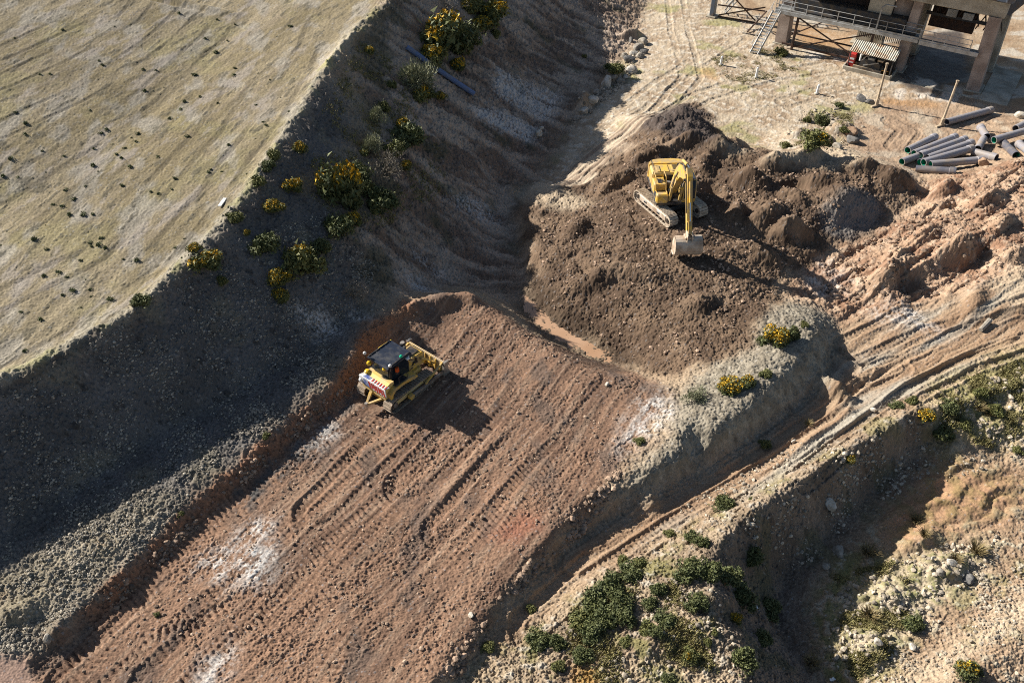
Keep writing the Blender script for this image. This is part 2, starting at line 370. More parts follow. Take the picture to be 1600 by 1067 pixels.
Z_['darkpile'] = polymask([(1000, 205), (1040, 172), (1070, 160), (1100, 175), (1130, 215), (1085, 226), (1040, 212)], .3)
Z_['greypile'] = polymask([(1285, 325), (1330, 298), (1370, 310), (1380, 345), (1330, 372), (1290, 365)], .4)
Z_['paleheap'] = sum(polymask(p, .35) for p in [[(1190, 258), (1225, 238), (1320, 232), (1400, 258), (1330, 262), (1250, 262)], [(795, 292), (840, 285), (930, 320), (880, 330), (830, 318)],
    [(1115, 232), (1140, 222), (1180, 238), (1150, 245)], [(1540, 440), (1600, 415), (1680, 400), (1600, 480), (1560, 470)], [(1390, 1075), (1480, 1012), (1600, 935), (1680, 900), (1640, 950), (1500, 1035), (1440, 1075)]])
Z_['concrete'] = polymask([(1100, -40), (1225, 66), (1290, 90), (1420, 150), (1470, 140), (1640, 175), (1800, 40), (1500, -60)], .3)
Z_['mud'] = polymask([(-60, 1035), (20, 1030), (48, 1035), (50, 1080), (-60, 1110)], .15)
Z_['lipsoft'] = polymask(RIM + [(560, -140), (100, -160), (-300, 60), (-300, 500)], .7)
Z_['wetmargin'] = polymask([(800, 448), (850, 442), (905, 490), (945, 525), (1005, 552), (990, 584), (930, 576), (865, 548), (815, 497)], .35)
Z_['pitslopeshade'] = polymask([(1440, 648), (1345, 695), (1240, 758), (1160, 815), (1110, 870), (1110, 955), (1160, 1030), (1175, 1090), (1290, 1090), (1270, 1000), (1260, 920), (1300, 860), (1370, 790), (1440, 715), (1470, 670)], .6)
Z_['slagband'] = polymask([(345, 790), (420, 715), (500, 645), (545, 612), (566, 622), (520, 668), (450, 735), (390, 800)], .3)
Z_['ruts'] = polymask([(860, 300), (905, 245), (1000, 180), (1060, 170), (1010, 225), (945, 290)], .5)
Z_['wetfloor'] = polymask([(1405, 60), (1505, 45), (1515, 128), (1478, 132), (1448, 150), (1412, 135), (1400, 110)], .35)
Z_['dryslab'] = sum(polymask(p_, .12) for p_ in [[(1256, 79), (1284, 80), (1287, 89), (1276, 94), (1258, 93), (1262, 86)], [(1302, 88), (1322, 88), (1318, 96), (1304, 95)], [(1402, 138), (1418, 140), (1408, 156), (1396, 152)], [(1428, 143), (1460, 148), (1462, 158), (1448, 152), (1432, 156)], [(1480, 132), (1508, 140), (1490, 162), (1466, 156)], [(1432, 120), (1466, 130), (1462, 140), (1436, 134)]])
Z_['orange'] = polymask([(1376, 153), (1470, 160), (1466, 170), (1380, 164)], .3) + polymask([(1240, 40), (1330, 55), (1325, 85), (1250, 68)], .5) + polymask([(1085, 105), (1115, 110), (1125, 130), (1105, 125)], .3)
Z_['rustpool'] = polymask([(892, 1040), (935, 1035), (940, 1070), (900, 1090)], .2)
Z_['redsoil'] = polymask([(770, 830), (830, 800), (850, 815), (800, 850)], .5)
Z_['redrim'] = polymask([(540, 600), (560, 530), (575, 508), (640, 470), (650, 480), (600, 525), (575, 575)], .3) + polymask([(130, 962), (300, 792), (430, 684), (545, 584), (565, 600), (440, 705), (310, 815), (150, 980)], .2)


class Zone:
    """Zone masks sampled at points with wandering borders."""
    def __init__(s, x, y):
        s.x = x + 0.35 * gnoise(x * 1.1, y * 1.1, 31) + 0.15 * gnoise(x * 3.3, y * 3.3, 32)
        s.y = y + 0.35 * gnoise(x * 1.1, y * 1.1, 33) + 0.15 * gnoise(x * 3.3, y * 3.3, 34)

    def __getitem__(s, k):
        if k == 'soil':
            return np.clip(samp(Z_[k], s.x + 1.3 * gnoise(s.x * .4, s.y * .4, 71), s.y + 1.3 * gnoise(s.x * .4, s.y * .4, 72)), 0, 1)
        return np.clip(samp(Z_[k], s.x, s.y), 0, 1)


def trackdist(x, y, pts, wmax):
    """Distance across and along a photo polyline, where closer than wmax."""
    w2 = [np.array(on(*p)[:2]) for p in pts]
    D = np.full(x.shape, 99.0, np.float32)
    T = np.zeros(x.shape, np.float32)
    s0 = 0.0
    for a, b in zip(w2[:-1], w2[1:]):
        d = b - a
        L = float(np.hypot(*d))
        d = d / L
        t = (x - a[0]) * d[0] + (y - a[1]) * d[1]
        c = (x - a[0]) * -d[1] + (y - a[1]) * d[0]
        tt = np.clip(t, 0, L)
        dist = np.hypot(t - tt, c)
        m = dist < np.abs(D)
        D = np.where(m, np.where(c < 0, -dist, dist), D)
        T = np.where(m, s0 + tt, T)
        s0 += L
    return D, T


_r = on(1010, 190) - on(880, 290)
RUT = math.degrees(math.atan2(_r.y, _r.x))


def terrain_fields(X, Y):
    """Height and colour of the ground at the points X, Y."""
    z = samp(BASE, X, Y)
    zx = (samp(BASE, X + .5, Y) - samp(BASE, X - .5, Y))
    zy = (samp(BASE, X, Y + .5) - samp(BASE, X, Y - .5))
    q = Zone(X, Y)
    n1 = fbm(X * .35, Y * .35, 4, 1)
    n2 = fbm(X * 1.4, Y * 1.4, 5, 2, .55)
    n3 = fbm(X * 5.5, Y * 5.5, 3, 3, .75)
    n4 = gnoise(X * 13, Y * 13, 4)
    sA, iA = stones(X, Y, .55, .35, .08, .40, 1)
    sB, iB = stones(X, Y, .22, .42, .12, .45, 2)
    sC, iC = stones(X, Y, .12, .5, .2, .5, 3)
    p = {k: q[k] for k in Z_}

    def rot(a):
        c, s_ = math.cos(R(a)), math.sin(R(a))
        return X * -s_ + Y * c, X * c + Y * s_          # across, along
    rgb = np.zeros(X.shape + (3,), np.float32)
    wsum = np.zeros(X.shape, np.float32)
    h = np.zeros(X.shape, np.float32)

    def C(*c):
        return np.array(c, np.float32)

    def mix(a, b, t):
        return a + (b - a) * np.clip(t, 0, 1)[..., None]
    one = np.ones(X.shape + (1,), np.float32)

    def put(m, col, hh):
        nonlocal rgb, h
        rgb = rgb + (col - rgb) * m[..., None]
        h = h + (hh - h) * m
    # default: tan rubble ground
    col = mix(one * C(.36, .27, .18), one * C(.28, .20, .13), .5 + n1)
    put(np.ones_like(z), col, n2 * .10 + n3 * .05 + sB * .5)
    # yard: pale trodden ground
    col = mix(one * C(.45, .365, .26), one * C(.32, .235, .155), .45 + .9 * n1)
    col = mix(col, one * C(.52, .45, .355), smooth(.1, .6, n2))
    col = mix(col, one * C(.27, .25, .10), smooth(.35, .7, fbm(X * .22, Y * .22, 3, 12)) * .7)
    put(p['yard'], col, n2 * .05 + n3 * .03 + sC * .25)
    u, v = rot(RUT)
    g = fbm(u * 1.7, v * .08, 3, 66)
    put(p['ruts'], mix(one * C(.45, .36, .26), one * C(.26, .19, .135), .5 + g * 1.5), g * .12 + n3 * .03)
    # rough reddish spoil
    col = mix(one * C(.37, .25, .165), one * C(.25, .145, .09), .5 + n1 * 1.1)
    col = mix(col, one * C(.50, .38, .27), smooth(.15, .7, n2) * .6)
    u, v = rot(38)
    put(p['rough'], col, np.abs(n1) * .28 + n2 * .09 + n3 * .06 + sB * .5 + sC * .4 + sA * .35 - .22 * smooth(.2, .6, fbm(u * .8, v * .12, 3, 65)))
    col = mix(one * C(.40, .285, .19), one * C(.30, .205, .135), .5 + n1)
    put(p['pipeyard'], mix(col, one * C(.44, .37, .28), smooth(.1, .7, fbm(X * .4, Y * .4, 4, 53)) * .7), n2 * .04 + n3 * .025 + sC * .4)
    # haul road
    u, v = rot(34)
    g = fbm(u * 1.6 + n1 * .4, v * .10, 3, 21)
    col = mix(one * C(.34, .24, .155), one * C(.26, .165, .10), .5 + g * 1.2)
    col = mix(col, one * C(.33, .29, .23), smooth(.0, .6, fbm(u * .5, v * .07, 3, 24)))
    put(p['road'], col, g * .10 + n3 * .03 + sC * .35 + sB * .25)
    # berm: pale grey shaly top
    col = mix(one * C(.30, .262, .20), one * C(.205, .175, .13), .5 + n2)
    put(p['berm'], col, n2 * .08 + n3 * .05 + sB * .5 + sC * .3)
    # ridge with scrub
    col = mix(one * C(.33, .255, .17), one * C(.225, .165, .11), .5 + n1)
    col = mix(col, one * C(.17, .155, .06), smooth(.0, .5, fbm(X * .5, Y * .5, 4, 14)) * .8)
    col = mix(col, one * C(.46, .42, .35), smooth(.25, .8, n2) * .6)
    put(p['ridge'], col, n2 * .11 + n3 * .08 + sB * .8 + sA * .25 + sC * .5)
    u, v = rot(20)
    col = mix(one * C(.36, .30, .18), one * C(.24, .21, .095), .5 + n1)
    g = fbm(u * .9 + n1 * .3, v * .12, 3, 26)
    put(p['green'], mix(col, one * C(.40, .31, .20), smooth(.0, .5, n2)), g * .22 + n2 * .12 + n3 * .06 + sB * .5)
    col = mix(one * C(.37, .265, .175), one * C(.28, .19, .12), .5 + n1)
    col = mix(col, one * C(.17, .16, .06), smooth(.15, .6, fbm(X * .35, Y * .35, 4, 64)) * .6)
    col = mix(col, one * C(.46, .42, .32), smooth(.2, .8, n2) * .6)
    put(p['pit'], col, n2 * .07 + n3 * .05 + sB * .5 + sC * .4)
    put(p['pitgreen'], mix(one * C(.17, .17, .05), col, .45 + 1.3 * n2), n2 * .12 + n3 * .08 + sB * .6)
    u, v = rot(20)
    g = np.abs(gnoise(u * 1.0 + n1 * .5, v * .10, 27)) * 2 - .5
    put(p['redpit'], mix(one * C(.36, .215, .125), one * C(.25, .17, .08), .5 + n2), g * .20 + n2 * .07 + sB * .5)
    put(p['rubble'], mix(one * C(.43, .35, .25), one * C(.20, .19, .08), .35 + 1.1 * n2), n2 * .16 + sA * 1.3 + sB * .8)
    col = mix(one * C(.20, .155, .12), one * C(.13, .10, .075), .5 + n1 + .4 * n2)  # pit slope gravel, its colour also darkened to deepen the shade there
    put(p['pitslopeshade'], mix(col, one * C(.085, .085, .045), smooth(.1, .6, fbm(X * .4, Y * .4, 4, 74)) * .6), n2 * .13 + n3 * .07 + sB * .8 + sA * .5)
    # plateau
    u, v = rot(70)
    g = fbm(u * 1.1 + n1 * .5, v * .07, 4, 22)
    col = mix(one * C(.265, .215, .135), one * C(.195, .155, .085), .45 + .9 * fbm(u * .3, v * .06, 4, 23) + .35 * n2)
    col = mix(col, one * C(.24, .205, .10), smooth(.1, .6, fbm(X * .16, Y * .16, 4, 25)) * .6)
    col = mix(col, one * C(.30, .275, .235), smooth(.05, .6, fbm(X * .45, Y * .25, 4, 28)) * .6)
    col = col * (1 + .22 * fbm(u * 1.5, v * .12, 3, 62) + .12 * n2)[..., None]
    groove = smooth(.35, .8, gnoise(u * .9, v * .02, 29)) * smooth(0, .4, gnoise(u * .15, v * .05, 30) + .15)
    col = mix(col, one * C(.25, .20, .14), smooth(.35, .8, g) * .45)
    put(p['plateau'], col, g * .008 - groove * .01 + n2 * .014 + n3 * .018 + sC * .35 + sB * .12)
    grit = gnoise(X * 7, Y * 7, 67)
    rgb = rgb * (1 + p['plateau'] * (.20 * grit + .22 * gnoise(u * 3.5, v * .5, 68)))[..., None]
    dk = smooth(.42, .7, fbm(u * 1.6, v * .45, 4, 69, .65)) * p['plateau']
    rgb = mix(rgb, one * C(.10, .088, .06), dk * .7)
    h = h + dk * .02
    rgb = mix(rgb, one * C(.33, .285, .24), p['plateau'] * smooth(.35, .8, fbm(u * .5, v * .16, 5, 70, .6)) * .6)
    lip = smooth(.97, .62, p['lipsoft']) * smooth(.2, .6, p['lipsoft'])
    h = h + lip * (.22 + n2 * .12 + sB * 1.0 + sA * .6)
    rgb = mix(rgb, one * C(.40, .355, .26), lip * .8)
    rgb = mix(rgb, one * C(.32, .30, .11), lip * smooth(.1, .5, fbm(X * .5, Y * .5, 3, 73)) * .7)
    # dark slag slope and gravel bench
    col = mix(one * C(.135, .125, .115), one * C(.10, .092, .083), .5 + n1)
    col = mix(col, one * C(.20, .175, .12), smooth(.3, .8, fbm(X * .3, Y * .3, 4, 16)) * .5)
    put(p['slag'], col, n2 * .07 + n3 * .06 + sB * .85 + sC * .5 + sA * .2)
    col = mix(one * C(.30, .255, .185), one * C(.225, .19, .13), .5 + n1 * 1.3)
    put(p['gravelbench'] * p['slag'], mix(col, one * C(.30, .23, .15), smooth(.3, .8, fbm(X * .4, Y * .4, 3, 19))), n2 * .10 + n3 * .06 + sA * .4 + sB * .6 + sC * .6)
    # streaked slope above the valley floor
    gl = np.hypot(zx, zy) + 1e-3
    u, v = rot(2)
    g = fbm((u + .5 * n1) * .7, v * .16, 5, 17, .6)
    col = mix(one * C(.18, .125, .09), one * C(.40, .31, .235), .42 + 1.0 * g + .5 * fbm(X * .12, Y * .12, 3, 18))
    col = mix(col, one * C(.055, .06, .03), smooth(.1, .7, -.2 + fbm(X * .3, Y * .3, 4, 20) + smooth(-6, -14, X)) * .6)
    put(p['slope'], col, g * .15 * smooth(-.3, .4, n1) + n2 * .15 + n3 * .09 + sB * .6)
    rgb = mix(rgb, one * C(.50, .46, .42), p['streak'] * (.55 + .9 * n3 + g * .6))
    # red-brown pad
    uw = .55 * fbm(X * .11, Y * .11, 2, 35)
    u, v = rot(57)
    u = u + uw
    g = fbm(u * .95, v * .055, 3, 36)
    g2 = fbm(u * 3.2, v * .16, 3, 37)
    ridge = smooth(.25, .75, gnoise(u * .8, v * .035, 38)) * smooth(-.25, .35, gnoise(u * .2, v * .1, 39))
    strip = smooth(-.12, .15, gnoise(u * .75, v * .045 + 3, 40)) * smooth(-.1, .25, gnoise(u * .3, v * .16, 41))
    cle = np.abs(np.sin(np.pi * (v + .25 * gnoise(u * .6, v * .3, 43) + .12 * np.abs((u * 1.3) % 1 - .5)) / .33)) * 2 - 1.2
    col = mix(one * C(.25, .15, .096), one * C(.15, .09, .06), .45 + 1.0 * fbm(u * .45, v * .10, 4, 42) + .45 * n2)
    col = mix(col, one * C(.31, .215, .148), smooth(.05, .6, g2) * .5)
    col = mix(col, one * C(.115, .085, .068), smooth(.2, .7, fbm(X * .42, Y * .30, 4, 44)) * .65)
    rough = .45 + .55 * smooth(-.3, .4, fbm(X * .3, Y * .3, 3, 45))
    put(p['pad'], col, .03 + g * .035 + g2 * .022 * (.4 + strip) + ridge * .12 + strip * cle * .055 + rough * (n2 * .045 + n3 * .05) * (1 - .6 * strip) + sB * .5 * rough + sC * .35)
    rgb = mix(rgb, one * C(.085, .078, .072), p['slagband'] * smooth(-.5, .3, n2 + .3 * g))
    rgb = mix(rgb, one * C(.30, .14, .075), p['redrim'] * .8)
    h = h + p['redrim'] * (n2 * .12 + n3 * .07)
    rgb = mix(rgb, one * C(.27, .10, .06), p['redsoil'] * .85)
    # crest of dug spoil at the far end of the pad
    cr = smooth(45.5, 50, Y + .25 * X) * p['pad']
    h = h + cr * (n2 * .22 + np.abs(n1) * .2 + sA * .6)
    rgb = mix(rgb, one * C(.13, .095, .07), cr * (.45 + n2))
    # dark soil heap
    col = mix(one * C(.15, .10, .064), one * C(.088, .057, .037), .5 + n1 + .4 * n2)
    col = mix(col, one * C(.235, .165, .11), smooth(.25, .8, fbm(X * .22, Y * .22, 4, 46)) * .6)
    lump = np.abs(fbm(X * .30, Y * .30, 3, 47)) * .55
    bumpy = smooth(-.1, .3, gnoise(X * .12, Y * .12, 48) + smooth(54, 66, Y + .2 * X) * .5)
    put(p['soil'], col, lump * bumpy * .8 + n2 * .09 + n3 * .07 + sB * .85 + sC * .6)
    rgb = mix(rgb, one * C(.075, .058, .05), p['darkpile'] * .9)
    rgb = mix(rgb, one * C(.20, .185, .17), p['greypile'] * .8)
    rgb = mix(rgb, one * C(.46, .37, .26), p['paleheap'] * .7)
    # chalky patches
    rgb = mix(rgb, one * C(.56, .53, .49), np.clip(p['chalk'], 0, 1) * smooth(-.55, .35, .5 * n3 + .7 * n2 + .55 * g2 * p['pad']) * (.55 + .45 * smooth(-.2, .2, fbm(X * .9, Y * .9, 3, 63))))
    # concrete apron of the plant, wet and stained
    con = p['concrete']
    col = mix(one * C(.40, .30, .20), one * C(.30, .20, .12), .5 + n1)
    put(con, mix(col, one * C(.47, .41, .33), smooth(.1, .6, fbm(X * .18, Y * .3, 5, 49, .6))), n2 * .02 + n3 * .01)
    rgb = mix(rgb, one * C(.065, .05, .043), p['wetfloor'] * .9)
    rgb = mix(rgb, one * C(.44, .25, .11), p['orange'] * .55)
    rgb = mix(rgb, one * C(.58, .51, .43), np.clip(p['dryslab'], 0, 1) * .85)
    rgb = mix(rgb, one * C(.30, .16, .04), p['rustpool'] * .8)
    put(p['mud'], mix(one * C(.45, .29, .21), one * C(.38, .23, .155), .5 + n1), n2 * .01)
    rgb = rgb * (1 - .45 * p['wetmargin'])[..., None]
    # stones keep their own grey or pale tints
    st = smooth(.02, .05, sB + sA * .6)
    tone = .55 + 1.15 * iB ** 1.5
    k = (p['pad'] * .35 + p['soil'] * .45 + p['slag'] * .9 + p['gravelbench'] * .6 + p['ridge'] * .6 + p['berm'] * .6 + p['pit'] * .5 + p['rough'] * .4 + p['slope'] * .4 + .15)
    rgb = rgb * (1 + (np.clip(k, 0, 1) * st * (tone - 1))[..., None])
    pale = (iC > .86) & (sC > .02)
    grey = rgb.mean(-1, keepdims=True)
    rgb = np.where(pale[..., None], rgb * .55 + .45 * (grey * .6 + .20), rgb)
    rgb = rgb * (1 + .15 * n3 + .20 * n4)[..., None]
    h = h + n4 * .014
    # ground pressed flat under the machines
    for mx_, my_, mr_ in FLAT:
        h = h * smooth(mr_ * .75, mr_ * 1.25, np.hypot(X - mx_, Y - my_))
    return z + h, np.clip(rgb, .012, .8), p


_f1, _f2 = at(1046, 326, .55), at(622, 604, .15)
FLAT = [(_f1[0], _f1[1], 2.6), (_f2[0], _f2[1], 2.3)]
TRACKS = []   # (photo polyline, half gauge, tyre half width, depth, colour, cleat)


def add_tracks(X, Y, z, rgb):
    for pts, gauge, hw, dep, tint, cle in TRACKS:
        D, T = trackdist(X, Y, pts, 3)
        D = D + .12 * gnoise(T * .3, D * .1, 51)
        for off in ((-gauge, gauge) if gauge else (0,)):
            d = np.abs(D - off)
            m = smooth(hw * 1.25, hw * .7, d) * smooth(-.4, .1, gnoise(T * .15, D * .2 + off, 52))
            rimm = smooth(hw * .9, hw * 1.3, d) * smooth(hw * 2.0, hw * 1.4, d)
            z -= m * dep - rimm * dep * .5
            if cle:
                z += m * cle * (np.abs(np.sin(np.pi * T / .36)) * 2 - 1.2)
            rgb *= (1 + m * (tint - 1))[..., None]
    return z, rgb


TRACKS += [
    ([(0, 590), (120, 525), (250, 400), (330, 305), (420, 185), (475, 90), (500, 30)], .95, .22, .012, .68, 0),
    ([(0, 470), (150, 395), (240, 300), (330, 200), (380, 120)], .9, .22, .012, .68, 0),
    ([(0, 305), (130, 225), (230, 150), (330, 60), (380, 0)], .9, .2, .012, .68, 0),
    ([(0, 130), (100, 85), (200, 30), (260, -10)], .9, .16, .018, .55, 0), ([(0, 85), (110, 35), (190, -10)], .9, .16, .018, .55, 0),
    ([(0, 205), (120, 150), (250, 60), (330, 0)], .9, .16, .018, .6, 0),
    ([(880, 290), (930, 240), (1000, 195), (1100, 150), (1200, 120), (1300, 105)], 1.1, .3, .06, .92, 0),
    ([(905, 290), (960, 232), (1040, 170), (1080, 120), (1060, 40), (1050, -40)], 1.0, .3, .05, .93, 0),
    ([(870, 275), (910, 225), (980, 175), (1040, 130), (1150, 60)], 1.0, .3, .05, .93, 0),
    ([(1010, 120), (1060, 130), (1130, 160), (1230, 160), (1330, 180)], 1.0, .3, .04, .93, 0),
    ([(840, 980), (940, 890), (1060, 810), (1190, 735), (1310, 655), (1400, 590), (1500, 540), (1600, 505)], 1.1, .32, .10, .9, 0),
    ([(900, 880), (1000, 815), (1100, 755), (1210, 690), (1290, 630), (1330, 575)], 1.0, .3, .08, .9, .04),
    ([(1250, 745), (1340, 680), (1430, 610), (1520, 565), (1600, 540)], .6, .25, .12, .85, 0),
    ([(120, 1067), (250, 960), (360, 870)], 1.1, .33, .03, .95, .06), ([(250, 1067), (380, 950), (500, 830), (620, 720)], 1.1, .33, .03, .95, .06),
    ([(500, 800), (600, 700), (690, 610), (760, 530)], 1.1, .35, .05, .92, .05), ([(640, 760), (740, 660), (800, 590), (840, 550)], 1.1, .35, .05, .92, .05),
    ([(700, 830), (810, 710), (880, 640), (920, 590)], 1.1, .35, .05, .95, .05),
]

TRACKS += [
    ([(110, 1067), (180, 1020), (240, 995), (300, 983), (360, 945)], 0, .38, .03, 1.08, .07), ([(330, 1080), (390, 1030), (450, 990), (520, 925)], 0, .38, .03, 1.06, .07),
    ([(430, 830), (480, 785), (530, 750)], 0, .38, .03, 1.1, .06), ([(520, 870), (600, 790), (680, 710)], 0, .36, .03, 1.0, .05), ([(1110, 420), (1150, 440), (1195, 462)], 0, .6, .03, 1.15, .09), ([(1265, 285), (1310, 290), (1350, 300)], 0, .6, .02, 1.1, .07),
    ([(588, 628), (520, 700), (430, 800), (330, 905)], 1.16, .33, .035, .92, .065),
    ([(1080, 395), (1095, 412)], 0, .5, .05, 1.5, 0), ([(1310, 560), (1360, 590), (1400, 575)], .8, .25, .08, .9, .03), ([(1330, 545), (1430, 500), (1520, 470), (1600, 445)], 1.0, .3, .08, .88, .03), ([(1290, 470), (1360, 430), (1450, 380), (1560, 330)], 1.0, .3, .1, .85, .03),
    ([(1560, 190), (1600, 186), (1660, 180)], .9, .25, .06, .8, 0), ([(1395, 190), (1420, 205), (1400, 230)], .9, .25, .05, .85, 0), ([(1230, 160), (1300, 140), (1370, 128)], .9, .28, .04, .88, 0),
]
# ------------------------------------------------------------------ ground mesh: rows get wider with distance
def build_ground():
    vy = np.linspace(1330, -175, 1450)
    vv = (vy - 533.5) / FPX
    yr = (CAMZ + .5) * (math.cos(PITCH) - vv * math.sin(PITCH)) / (math.sin(PITCH) + vv * math.cos(PITCH))
    rows = np.concatenate([[-400, -120, -40, -10, 2, 7], yr, yr[-1] + np.array([4, 10, 22, 60, 200, 700, 2500])])
    sc = np.concatenate([np.linspace(-1.75, -1.004, 190), np.linspace(-1, 1, 1600), np.linspace(1.004, 1.75, 190)])
    cols = np.concatenate([[-40, -12, -5, -2.6], sc, [2.6, 5, 12, 40]])
    dep = np.clip(rows, 9, 150) * math.cos(PITCH) + CAMZ * math.sin(PITCH)
    half = .6 * dep * 1.22 + 3
    X = (half[:, None] * cols[None, :]).astype(np.float32)
    Y = np.repeat(rows[:, None], len(cols), 1).astype(np.float32)
    z, rgb, p = terrain_fields(X, Y)
    z, rgb = add_tracks(X, Y, z, rgb)
    nr, nc = X.shape
    me = bpy.data.meshes.new('ground')
    me.vertices.add(nr * nc)
    co = np.stack([X, Y, z], -1).astype(np.float32).reshape(-1)
    me.vertices.foreach_set('co', co)
    idx = np.arange(nr * nc, dtype=np.int32).reshape(nr, nc)
    q = np.stack([idx[:-1, :-1], idx[:-1, 1:], idx[1:, 1:], idx[1:, :-1]], -1).reshape(-1)
    nf = (nr - 1) * (nc - 1)
    me.loops.add(nf * 4)
    me.loops.foreach_set('vertex_index', q)
    me.polygons.add(nf)
    me.polygons.foreach_set('loop_start', np.arange(0, nf * 4, 4, dtype=np.int32))
    me.polygons.foreach_set('loop_total', np.full(nf, 4, np.int32))
    a = me.attributes.new('tint', 'FLOAT_COLOR', 'POINT')
    a.data.foreach_set('color', np.concatenate([rgb, np.ones(rgb.shape[:2] + (1,), np.float32)], -1).astype(np.float32).reshape(-1))
    wet = np.clip(p['mud'] * .6 + p['wetfloor'] * .8 + p['rustpool'] * .5 + p['concrete'] * smooth(.0, .4, fbm(X * .2, Y * .2, 3, 61)) * .3, 0, 1).astype(np.float32)
    b = me.attributes.new('wet', 'FLOAT', 'POINT')
    b.data.foreach_set('value', wet.reshape(-1))
    me.update()
    me.validate()
    o = bpy.data.objects.new('ground', me)
    COL.objects.link(o)
    o['kind'] = 'structure'
    m = bpy.data.materials.new('earth')
    m.use_nodes = True
    t = m.node_tree
    bs = t.nodes['Principled BSDF']
    at_ = t.nodes.new('ShaderNodeAttribute'); at_.attribute_name = 'tint'
    wt = t.nodes.new('ShaderNodeAttribute'); wt.attribute_name = 'wet'
    tc = t.nodes.new('ShaderNodeTexCoord')
    nz = t.nodes.new('ShaderNodeTexNoise'); nz.inputs['Scale'].default_value = 22; nz.inputs['Detail'].default_value = 5
    mr = t.nodes.new('ShaderNodeMapRange'); mr.inputs[1].default_value = .3; mr.inputs[2].default_value = .7; mr.inputs[3].default_value = .72; mr.inputs[4].default_value = 1.28
    mx = t.nodes.new('ShaderNodeMix'); mx.data_type = 'RGBA'; mx.blend_type = 'MULTIPLY'; mx.inputs[0].default_value = 1
    t.links.new(tc.outputs['Object'], nz.inputs['Vector'])
    t.links.new(nz.outputs[0], mr.inputs[0])
    t.links.new(at_.outputs['Color'], mx.inputs[6])
    t.links.new(mr.outputs[0], mx.inputs[7])
    t.links.new(mx.outputs[2], bs.inputs['Base Color'])
    rr = t.nodes.new('ShaderNodeMapRange'); rr.inputs[3].default_value = .95; rr.inputs[4].default_value = .42
    t.links.new(wt.outputs['Fac'], rr.inputs[0])
    t.links.new(rr.outputs[0], bs.inputs['Roughness'])
    bs.inputs['Specular IOR Level'].default_value = .25
    me.materials.append(m)
    return X, Y, z


GRX, GRY, GRZ = build_ground()
_rowsY = GRY[:, 0]


def surf(x, y):
    """Height of the finished ground at x, y."""
    z, c, p = terrain_fields(np.array([[x]], np.float32), np.array([[y]], np.float32))
    return float(z[0, 0])
# ------------------------------------------------------------------ helpers for things
def mat(name, col, rough=.6, dirt=None, amt=.35, scale=3.0, metal=0.0, var=.12, fine=30.0):
    m = bpy.data.materials.new(name)
    m.use_nodes = True
    t = m.node_tree
    b = t.nodes['Principled BSDF']
    b.inputs['Roughness'].default_value = rough
    b.inputs['Metallic'].default_value = metal
    b.inputs['Specular IOR Level'].default_value = .35
    tc = t.nodes.new('ShaderNodeTexCoord')
    nz = t.nodes.new('ShaderNodeTexNoise'); nz.inputs['Scale'].default_value = scale; nz.inputs['Detail'].default_value = 6
    nf = t.nodes.new('ShaderNodeTexNoise'); nf.inputs['Scale'].default_value = fine; nf.inputs['Detail'].default_value = 3
    t.links.new(tc.outputs['Object'], nz.inputs['Vector'])
    t.links.new(tc.outputs['Object'], nf.inputs['Vector'])
    r = t.nodes.new('ShaderNodeMapRange')
    r.inputs[1].default_value, r.inputs[2].default_value = .62 - amt * .5, .78 - amt * .35
    t.links.new(nz.outputs[0], r.inputs[0])
    mx = t.nodes.new('ShaderNodeMix'); mx.data_type = 'RGBA'
    mx.inputs[6].default_value = (*col, 1)
    mx.inputs[7].default_value = (*(dirt or tuple(c * .6 for c in col)), 1)
    t.links.new(r.outputs[0], mx.inputs[0])
    v = t.nodes.new('ShaderNodeMapRange')
    v.inputs[1].default_value, v.inputs[2].default_value = .25, .75
    v.inputs[3].default_value, v.inputs[4].default_value = 1 - var, 1 + var
    t.links.new(nf.outputs[0], v.inputs[0])
    mu = t.nodes.new('ShaderNodeMix'); mu.data_type = 'RGBA'; mu.blend_type = 'MULTIPLY'; mu.inputs[0].default_value = 1
    t.links.new(mx.outputs[2], mu.inputs[6]); t.links.new(v.outputs[0], mu.inputs[7])
    t.links.new(mu.outputs[2], b.inputs['Base Color'])
    return m


